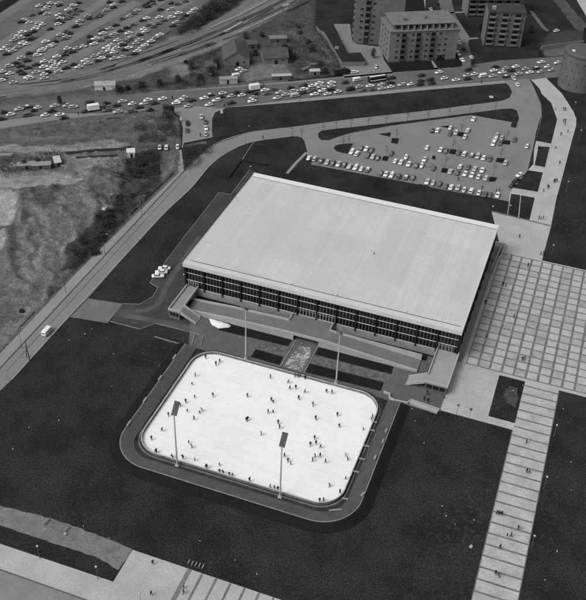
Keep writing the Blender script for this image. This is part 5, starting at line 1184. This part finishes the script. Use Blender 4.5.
# the 300 nearest are things, the rest one mass
order = sorted(range(len(cars)), key=lambda i: (Vector((cars[i][0], cars[i][1], 0))-CAM).length)
things = set(order[:298]); cnt = {}; tot = {}
for i in things: k = (cars[i][5], cars[i][4]); tot[k] = tot.get(k, 0)+1
KN = dict(estate='estate car', saloon='saloon', compact='compact', van='van')
FARM = {}
rest = MB()
for i in sorted(range(len(cars)), key=lambda i: cars[i][6]):
    x, y, a, k, tone, zone, px, full, py = cars[i]
    z0 = Z3+.01 if zone.startswith('in the') or 'kerb' in zone else Z2+.01
    if i in things:
        kk = (zone, tone); cnt[kk] = cnt.get(kk, 0)+1; c_ = cnt[kk]
        o_ = '' if tot[kk] == 1 else ', leftmost %s one' % tone if c_ == 1 else ', %s %s from left' % (ORD[c_-1], tone)
        if 'far car park' in zone: lb_ = '%s car, %s%s' % (tone, zone, o_)
        else: lb_ = '%s %s %s%s' % (tone, KN[k], zone, o_)
        nm = 'van' if k == 'van' else 'parked_car' if 'highway' not in zone else 'car'
        if full: o = place_full(k, tone, x, y, z0, a, nm)
        else:
            if (k, tone) not in FARM:
                FARM[(k, tone)] = CM[k][2].mesh('car', [PAINT[tone], M_cglass, M_tyre])
            o = link(nm, FARM[(k, tone)]); o.location = (x, y, z0); o.rotation_euler = (0, 0, a)
        gname = 'cars in the far car park' if 'far car park' in zone else 'cars queuing on the highway' if 'highway' in zone else 'cars parked behind the hall' if 'car park' in zone else 'cars parked about the streets'
        tag(o, lb_, 'van' if k == 'van' else 'car', gname)
    else:
        b_ = CM[k][2]; o_ = len(rest.v); ca, sa = math.cos(a), math.sin(a); mi = ['white', 'pale', 'grey', 'dark'].index(tone)
        rest.v += [(x+v[0]*ca-v[1]*sa, y+v[0]*sa+v[1]*ca, v[2]+z0) for v in b_.v]; rest.f += [tuple(j+o_ for j in f) for f in b_.f]; rest.m += [mi if q == 0 else 3+q for q in b_.m]
if rest.f:
    o = rest.build('distant_parked_cars', [PAINT['white'], PAINT['pale'], PAINT['grey'], PAINT['dark'], M_cglass, M_tyre]); o['kind'] = 'stuff'; o['label'] = 'distant cars massed in the farthest part of the far car park'
# the delivery van on the diagonal road
p = G(47.3, 333.2); a = math.atan2(G(60, 317).y-G(40, 339).y, G(60, 317).x-G(40, 339).x)
o = place_full('van', 'white', p.x, p.y, Z3+.01, R(90), 'van'); tag(o, 'white van with dark side windows driving alone on the diagonal road', 'van')
# box truck and buses
def truck(px, py, tone, L_, label, name='box_truck', cat='truck', z=Z2+.01):
    p = G(px, py+.8); a = hang(px, py); r = empty(name, (p.x, p.y, z), a); tag(r, label, cat)
    m = MB(); m.box(-L_/2, L_/2-2.2, -1.15, 1.15, .9, 3.2); m.build('cargo_box', PAINT[tone], r)
    m = MB(); m.loft([[(L_/2-2.1, -1.05, .5), (L_/2-2.1, 1.05, .5), (L_/2-2.1, 1.05, 2.4), (L_/2-2.1, -1.05, 2.4)], [(L_/2-.5, -1.05, .5), (L_/2-.5, 1.05, .5), (L_/2-.5, 1.0, 2.3), (L_/2-.5, -1.0, 2.3)], [(L_/2, -.95, .5), (L_/2, .95, .5), (L_/2-.15, .95, 1.4), (L_/2-.15, -.95, 1.4)]])
    cb = m.build('cab', PAINT['grey'] if tone == 'white' else PAINT[tone], r)
    m = MB(); m.box(L_/2-.45, L_/2-.2, -.85, .85, 1.45, 2.1); m.box(L_/2-1.6, L_/2-.8, -1.07, 1.07, 1.45, 2.05); m.build('window', M_cglass, cb)
    m = MB(); m.box(-L_/2+.2, L_/2-.4, -.6, .6, .5, .88); m.build('chassis', M_dmetal, r)
    for x in (-L_/2+1.3, L_/2-1.2):
        for s in (-1, 1): k = MB(); k.tube((x, s*.75, .45), (x, s*1.1, .45), .45, .45, 10); k.build('wheel', M_tyre, r)
truck(96, 109.8, 'white', 7.4, 'white box truck with dark cab in the highway traffic'); truck(342, 73.5, 'dark', 8.5, 'long dark lorry parked by the scrub slope above the highway'); truck(256.5, 89.4, 'white', 7.0, 'long pale lorry in the upper lane below the workshop')
def bus(px, py, label, tone='dark'):
    p = G(px, py+.8); a = hang(px, py); r = empty('bus', (p.x, p.y, Z2+.01), a); tag(r, label, 'bus'); L_ = 9.6
    m = MB(); m.loft([[(x, -w, .45), (x, w, .45), (x, w, 2.5), (x, w-.25, 2.9), (x, -w+.25, 2.9), (x, -w, 2.5)] for x, w in ((-L_/2, 1.05), (-L_/2+.3, 1.22), (L_/2-.3, 1.22), (L_/2, 1.1))]); m.build('body', PAINT[tone], r)
    m = MB(); m.box(-L_/2+.5, L_/2-.5, -1.245, 1.245, 1.0, 1.45); m.box(-L_/2+.4, L_/2-.6, -.6, .6, 2.905, 2.95); m.build('pale_stripe', PAINT['white'], r)
    m = MB(); m.box(-L_/2+.5, L_/2-.6, -1.238, 1.238, 1.6, 2.35); m.box(L_/2-.28, L_/2+.02, -.95, .95, 1.5, 2.4); m.build('window', M_cglass, r)
    for x in (-2.6, 2.9):
        for s in (-1, 1): k = MB(); k.tube((x, s*.85, .45), (x, s*1.2, .45), .45, .45, 10); k.build('wheel', M_tyre, r)
bus(377, 80.6, 'dark bus with a pale stripe in the highway traffic below the apartment block')
# ---------------------------------------------------------------- people
def person_mesh(pose):
    # joints: position, radius
    J = {}; E = []
    def j(n, p, r): J[n] = (Vector(p), r)
    lean = dict(stand=0, walk=.05, skate=.20, skate2=.12)[pose]; st = dict(stand=.04, walk=.20, skate=.24, skate2=.15)[pose]
    hip = .93 if pose in ('stand', 'walk') else .84
    j('pel', (0, 0, hip), .175); j('waist', (lean*.3, 0, hip+.17), .165); j('chest', (lean*.75, 0, hip+.40), .185); j('neck', (lean*1.05, 0, hip+.58), .06); j('head', (lean*1.15+.02, 0, hip+.70), .115); j('crown', (lean*1.2+.01, 0, hip+.80), .09)
    E += [('pel', 'waist'), ('waist', 'chest'), ('chest', 'neck'), ('neck', 'head'), ('head', 'crown')]
    for s, sg in (('L', 1), ('R', -1)):
        f = sg*st; kb = .1 if pose.startswith('skate') else .03
        j('hip'+s, (0, sg*.09, hip-.06), .12); j('kn'+s, (f*.5+kb, sg*.11, hip*.53), .085); j('an'+s, (f-.02, sg*.11, .09), .045); j('to'+s, (f+.16, sg*.13, .045), .04)
        E += [('pel', 'hip'+s), ('hip'+s, 'kn'+s), ('kn'+s, 'an'+s), ('an'+s, 'to'+s)]
        sw = -f if pose != 'stand' else .02; wd = .27 if pose != 'skate' else .34
        j('sh'+s, (lean*.9, sg*.19, hip+.49), .085); j('el'+s, (lean*.8+sw*.5, sg*(wd-.02), hip+.22), .065); j('ha'+s, (lean*.8+sw+.08, sg*wd, hip+.02), .045)
        E += [('chest', 'sh'+s), ('sh'+s, 'el'+s), ('el'+s, 'ha'+s)]
    names = list(J); me = bpy.data.meshes.new('p'); me.from_pydata([tuple(J[n][0]) for n in names], [(names.index(a), names.index(b_)) for a, b_ in E], [])
    o = bpy.data.objects.new('p', me); COL.objects.link(o); md = o.modifiers.new('s', 'SKIN'); md.use_smooth_shade = True
    lay = me.skin_vertices[0].data if me.skin_vertices else None
    if lay is None:
        bm = bmesh.new(); bm.from_mesh(me); bm.verts.layers.skin.verify(); bm.to_mesh(me); bm.free(); lay = me.skin_vertices[0].data
    for i, n in enumerate(names): lay[i].radius = (J[n][1], J[n][1]); lay[i].use_root = (n == 'pel')
    sb = o.modifiers.new('u', 'SUBSURF'); sb.levels = 1; sb.render_levels = 1
    dg = bpy.context.evaluated_depsgraph_get(); r = bpy.data.meshes.new_from_object(o.evaluated_get(dg)); r.name = 'person'
    bpy.data.objects.remove(o); 
    r.materials.clear()
    for m in (CLOTH['black'], CLOTH['dark'], M_skin, CLOTH['black']): r.materials.append(m)   # coat, trousers, skin, hair
    for p_ in r.polygons:
        c_ = p_.center; p_.use_smooth = True
        if c_.z < hip-.18: p_.material_index = 1 if c_.z > .1 else 3
        elif c_.z > hip+.60: p_.material_index = 3 if (c_.z > hip+.74 or c_.x < lean*1.15-.01) else 2
        elif abs(c_.y) > .2 and c_.z < hip+.03: p_.material_index = 2
        else: p_.material_index = 0
    return r
PM = {k: person_mesh(k) for k in ('stand', 'walk', 'skate', 'skate2')}
ppl = []
def addp(l, zonef, poses, z, dyp=1.8):
    for q in l:
        px, py = q[:2]; p = G(px, py+dyp, z)
        if any((Vector(c_[0])-p).length < .55 for c_ in ppl): p = p+Vector((.6, .1, 0))
        rg = random.Random(int(px*17+py*91)); t = q[2] if len(q) > 2 else rg.choice(['black', 'black', 'black', 'black', 'dark', 'dark', 'dark', 'grey'])
        ppl.append(((p.x, p.y, z), rg.choice(poses), t, rg.uniform(0, 6.28), zonef(px, py) if callable(zonef) else zonef, px))
sk = []
def S(ox, oy, sc, *l):
    for x, y in l:
        q = (ox+x/sc, oy+y/sc)
        if all(abs(q[0]-a[0]) > 1.1 or abs(q[1]-a[1]) > 2.2 for a in sk): sk.append(q)
S(190, 350, 5.86, (152,82),(172,65),(92,40),(30,145),(12,195),(28,272),(135,265),(72,350),(58,365),(25,400),(337,405),(330,408),(337,268),(472,157),(478,293),(488,300),(488,360),(457,362),(517,425),(524,452),(574,185),(583,220))
S(280, 370, 5.86, (92,102),(143,125),(110,165),(192,202),(272,122),(303,130),(335,262),(346,325),(209,283),(488,342),(534,282),(552,275),(201,398),(211,427),(235,447),(176,437))
S(140, 400, 5.86, (238,28),(278,62),(352,73),(365,57),(166,87),(128,172),(68,225),(80,313),(95,305),(286,247),(306,272),(248,325),(253,338),(186,322),(183,345),(321,347),(467,378),(390,395),(377,402),(458,430),(480,436),(520,440),(535,446),(268,8))
S(230, 430, 4.883, (153,18),(412,40),(420,65),(391,72),(440,80),(266,125),(282,150),(297,162),(415,128),(440,125),(402,147),(465,152),(565,118),(575,140),(563,232),(487,270),(550,308),(437,350),(458,355),(90,255),(188,288),(210,295),(228,297),(8,228))
def skz(px, py):
    p = G(px, py); lx = 'left' if p.x < -10 else 'middle' if p.x < 10 else 'right'; ly = 'near' if p.y < -7.5 else 'central' if p.y < 7.5 else 'far'
    return 'on the ice, %s %s part' % (ly, lx) if not (lx == 'middle' and ly == 'central') else 'on the ice, very centre'
inside = []
for q in sk:
    p = G(q[0], q[1]+1.8, .16); x = max(-29.2, min(29.2, p.x)); y = max(-21.9, min(21.9, p.y))
    for cx in (-22.75, 22.75):
        for cy in (-15.5, 15.5):
            if abs(x) > 22.75 and abs(y) > 15.5 and x*cx > 0 and y*cy > 0:
                d = Vector((x-cx, y-cy)); 
                if d.length > 6.4: d = d.normalized()*6.4; x, y = cx+d.x, cy+d.y
    rg = random.Random(int(q[0]*17+q[1]*91)); t = rg.choice(['black', 'black', 'black', 'black', 'dark', 'dark', 'dark', 'grey'])
    ppl.append(((x, y, .165), rg.choice(['skate', 'skate', 'skate2', 'walk']), t, rg.uniform(0, 6.28), skz(*q), q[0]))
def Q(ox, oy, sc, *l): return [(ox+x/sc, oy+y/sc) for x, y in l]
addp(Q(490, 100, 7.325, (478,60),(535,65),(548,65),(537,150),(550,150),(547,172),(567,228),(518,248),(478,345)), 'on upper boulevard beside car park', ['walk', 'stand'], .08)
addp(Q(490, 150, 7.325, (508,92),(465,227),(475,224),(487,223),(420,262),(426,270),(390,293),(490,343),(357,492),(388,497)), 'on boulevard near the small lawns', ['walk', 'stand'], .08)
addp([(490+370/7.325, 150+495/7.325, 'light')], 'on the lower boulevard between two dark walkers', ['walk'], .08)
addp(Q(420, 220, 3.53, (350,58),(425,118),(429,118)), 'on the plain paving above the tiled plaza', ['walk'], .11)
addp(Q(420, 220, 3.53, (380,160),(292,226),(295,229),(230,290),(330,340),(233,408),(360,490),(367,490)), 'on the tiled plaza', ['walk', 'stand'], .118)
addp(Q(400, 360, 2.5, (315,205),(316,278),(322,279)), 'on upper broad walk', ['walk'], .108)
addp(Q(400, 360, 2.5, (241,382),(247,383),(253,384),(294,420),(267,437),(271,437),(249,467),(238,533),(245,535),(248,540)), 'on lower broad walk', ['walk'], .108)
addp(Q(100, 530, 3.08, (163,100),(158,195),(258,175),(257,192)), 'on the lower left paving', ['walk'], .06)
addp([(427, 393), (428, 401), (444, 397), (424, 399)], 'on the pavement below the right landing', ['stand', 'walk'], .11)
addp([(458, 179), (482, 187.5), (496, 191), (499, 190), (434, 158)], 'on foot in the car park', ['stand', 'walk'], .07)
addp([(78.6, 113.7), (100.3, 121.9), (224.4, 105.3), (263.7, 85.2), (172.5, 97.5), (200.5, 135), (481, 81.5), (538, 147.5)], 'beside the roads north of the hall', ['stand', 'walk'], .1)
addp([(262.9, 137.5)], 'on the edge of the curved road', ['walk'], .08)
addp([(295, 377.5), (298, 378), (300, 376.8), (305, 379.5)], 'below the snowy central steps', ['stand'], .08, 0)
addp([(371, 397.5), (378, 403), (161, 433-30), (137, 441)], 'standing along the rink barrier', ['stand'], .08, 0)
tot = {}; cnt = {}
for q in ppl: tot[(q[4], q[2])] = tot.get((q[4], q[2]), 0)+1
for q in sorted(ppl, key=lambda q: q[5]):
    k = (q[4], q[2]); cnt[k] = cnt.get(k, 0)+1
    what = 'skater' if 'ice' in q[4] else 'person'
    dsc = {'black': 'black coat', 'dark': 'dark coat', 'grey': 'grey coat', 'light': 'light coat'}[q[2]]
    sfx = '' if tot[k] == 1 else (', leftmost %s one' % q[2] if cnt[k] == 1 else ', %s %s from left' % (ORD[cnt[k]-1], q[2]))
    o = link('person', PM[q[1]]); o.location = q[0]; o.rotation_euler = (0, 0, q[3]); sc_ = .85 if int(q[5]*13) % 6 == 0 else 1.12; o.scale = (sc_, sc_, sc_)
    o.material_slots[0].link = 'OBJECT'; o.material_slots[0].material = CLOTH[q[2]]
    tag(o, '%s in %s %s%s' % (what, dsc, q[4], sfx), 'person', 'skaters on the ice rink' if what == 'skater' else 'people walking around the hall')
# ---------------------------------------------------------------- small things
def bench(px, py, ang, label, L_=2.2, z=.1):
    p = G(px, py, z); r = empty('bench', (p.x, p.y, z), ang); tag(r, label, 'bench', 'pale benches round the rink')
    m = MB(); m.box(-L_/2, L_/2, -.28, .28, .42, .52); m.build('seat', M_conc, r)
    for x in (-L_/2+.25, L_/2-.25): k = MB(); k.box(x-.1, x+.1, -.22, .22, 0, .42); k.build('leg', M_conc, r)
bl = [(374.2, 423, .3), (372, 431.3, .3), (366.5, 447, .3), (362, 460, .3), (356.1, 472.7, .3), (345, 499.7, .2)]
for i, (x, y, z) in enumerate(bl): bench(x, y, R(4), 'pale bench on the right-hand rink terrace, %s from the far end' % ORD[i], 1.6, z)
bench(335.3, 511, R(28), 'long pale bench in the near right corner of the rink terrace', 3.4, .3)
for i, (x, y) in enumerate([(174.6, 357.7), (160.2, 378.7), (145, 400.7), (129, 424)]): bench(x, y, R(90), 'pale bench on the outer left edge of the rink terrace, %s from the far end' % ORD[i], 2.2, .8)
for i, (x, y) in enumerate([(386, 431.5), (382.8, 442), (375, 458), (362.8, 495)]): bench(x, y, R(90 if i < 3 else 70), 'pale bench on the outer right edge of the rink terrace, %s from the far end' % ORD[i], 1.6, .9)
def log_frame():
    p = G(57, 527); r = empty('timber_surround', (p.x, p.y, .06), R(-6)); tag(r, 'weathered rectangular timber frame with white sack lying on the dirt path', 'timber frame')
    for y0 in (-1.2, 1.2): m = MB(); m.tube((-3.3, y0, .2), (3.3, y0*.9, .25), .2, .16, 7); m.build('beam', M_wood, r)
    for x in (-3, 3): m = MB(); m.tube((x, -1.3, .4), (x, 1.3, .4), .15, .15, 6); m.build('cross_beam', M_wood, r)
    s = MB(); s.sphere((p.x+3.3, p.y-1.3, .4), .45, 8, sz=.7); tag(s.build('sack', M_snow, smooth=True), 'white sack lying at the right end of the timber frame', 'sack')
log_frame()
def crates():
    p = G(189, 563)
    for i in range(5):
        m = MB(); x = p.x+i*.95; y = p.y
        for yy in (-.55, .55): m.tube((x, y+yy, 0), (x, y+yy, .75), .05, .05, 6)
        m.tube((x, y-.6, .77), (x, y+.6, .77), .06, .06, 6); m.tube((x, y-.6, .35), (x, y+.6, .35), .04, .04, 6)
        tag(m.build('bicycle_stand', M_metal), 'pale metal stand at the grass edge of lower paving, %s from the left' % ORD[i], 'stand', 'pale stands at the lawn edge')
crates()
lit = [(29, 427.5), (59, 420.5), (84, 438), (91, 448), (112, 386), (100, 358), (115, 275.5), (69, 340), (85, 334), (92, 328.5), (107, 338), (113.5, 354), (132, 390), (159, 366), (84, 515), (83.5, 526), (109, 538), (13, 449), (418, 435), (424, 443), (446, 516), (445.5, 513), (455, 524.5), (442, 506), (474, 520), (471, 547), (415, 421), (557, 552), (545, 580), (571, 490), (557, 551), (412, 409), (150, 462), (200, 541), (257, 574), (513, 391), (235, 560), (152, 447), (523, 386), (563, 409), (571, 462)]
rgl = random.Random(5)
for x, y in lit:
    p = G(x, y); m = MB(); s = rgl.uniform(.09, .24) if (x, y) != (471, 547) else .6; n = 7
    m.loft([[(math.cos(6.283*k/n)*s*rgl.uniform(.7, 1.2), math.sin(6.283*k/n)*s*rgl.uniform(.7, 1.2), .02) for k in range(n)], [(math.cos(6.283*k/n)*s*.7, math.sin(6.283*k/n)*s*.7, s*rgl.uniform(.3, .9)) for k in range(n)]])
    o = m.build('litter_scrap', M_snow); o.location = (p.x, p.y, 0.03 if (x, y) not in ((513, 391), (523, 386)) else .17)
    if s == .6: tag(o, 'larger pale square scrap on the dark lawn left of the broad walk', 'litter')
    else: tag(o, 'small white scrap of litter lying on the dark grass', 'litter', 'white scraps scattered on the lawns')
# timber stacks and piles in the building yard
for i, (x, y, a, L_, lb_) in enumerate([(100, 166, .2, 5, 'pale timber stack below the dark yard fence'), (88, 170, .8, 4, 'pale timber stack near the sandy track'), (48, 167, 1.4, 4, 'timber stack right of the site huts'), (70, 152.5, .5, 7, 'long timber stack under the upper yard fence'), (6, 157, .5, 5, 'timber stack at the left edge of yard'), (306, 70, 1.2, 6, 'debris boards on the slope left of garage block'), (315, 66, .6, 6, 'stacked boards beside the slope foot near the lorry')]):
    p = G(x, y); r = empty('timber_stack', (p.x, p.y, 0), a); tag(r, lb_, 'timber stack'); 
    m = MB(); rg = random.Random(i)
    for k in range(9): m.box(-L_/2+rg.uniform(-.4, .4), L_/2+rg.uniform(-.4, .4), -1+(k % 3)*.7, -1+(k % 3)*.7+.6, .3+(k//3)*.35, .3+(k//3)*.35+.3)
    m.build('planks', M_walk if i < 5 else M_wood, r); m = MB(); m.box(-L_/4, -L_/4+.3, -1.1, 1.1, 0, .3); m.box(L_/4, L_/4+.3, -1.1, 1.1, 0, .3); m.build('bearer', M_wood, r)
# mound at the edge of the scrub
p = G(105, 210); m = MB(); m.sphere((0, 0, 0), 1.6, 10, sz=.5); o = m.build('gravel_heap', M_snow); o.location = (p.x, p.y, .1); tag(o, 'small bright heap of gravel beside the scrub bank', 'heap')

# ---------------------------------------------------------------- light, sky, camera
SEL, SAZ = 50, 232   # sun elevation, azimuth (degrees, counter-clockwise from +x) of the side it comes from
w = bpy.data.worlds.new('World'); SC.world = w; w.use_nodes = True; nt = w.node_tree; bg = nt.nodes['Background']
sky = nt.nodes.new('ShaderNodeTexSky'); sky.sky_type = 'NISHITA'; sky.sun_disc = False; sky.sun_elevation = R(SEL); sky.sun_rotation = R(90-SAZ)
sky.dust_density = 4; sky.air_density = 1.5
bwn = nt.nodes.new('ShaderNodeRGBToBW'); nt.links.new(sky.outputs['Color'], bwn.inputs['Color']); nt.links.new(bwn.outputs['Val'], bg.inputs['Color']); bg.inputs['Strength'].default_value = 0.13
sl = bpy.data.lights.new('sun', 'SUN'); sl.energy = 1.3; sl.angle = R(22); so = bpy.data.objects.new('sun', sl); COL.objects.link(so)
d = Vector((math.cos(R(SAZ))*math.cos(R(SEL)), math.sin(R(SAZ))*math.cos(R(SEL)), math.sin(R(SEL)))); so.rotation_euler = d.to_track_quat('Z', 'Y').to_euler(); so.location = (0, 0, 150)
cd = bpy.data.cameras.new('camera'); co = bpy.data.objects.new('camera', cd); COL.objects.link(co); SC.camera = co
co.matrix_world = Matrix.Translation(CAM) @ Matrix((rt, up, -fw)).transposed().to_4x4()
cd.sensor_fit = 'VERTICAL'; cd.sensor_height = 24; cd.lens = 24*F/600; cd.clip_start = 1; cd.clip_end = 6000
SC.view_settings.view_transform = 'Standard'; SC.view_settings.look = 'None'; SC.view_settings.gamma = 1; SC.view_settings.exposure = 0.0; SC.view_settings.use_curve_mapping = False
SC.cycles.max_bounces = 5
for o in SC.objects:
    if 'label' in o and len(o['label'].replace('-', ' ').split()) > 16: print('LONG', o['label'])
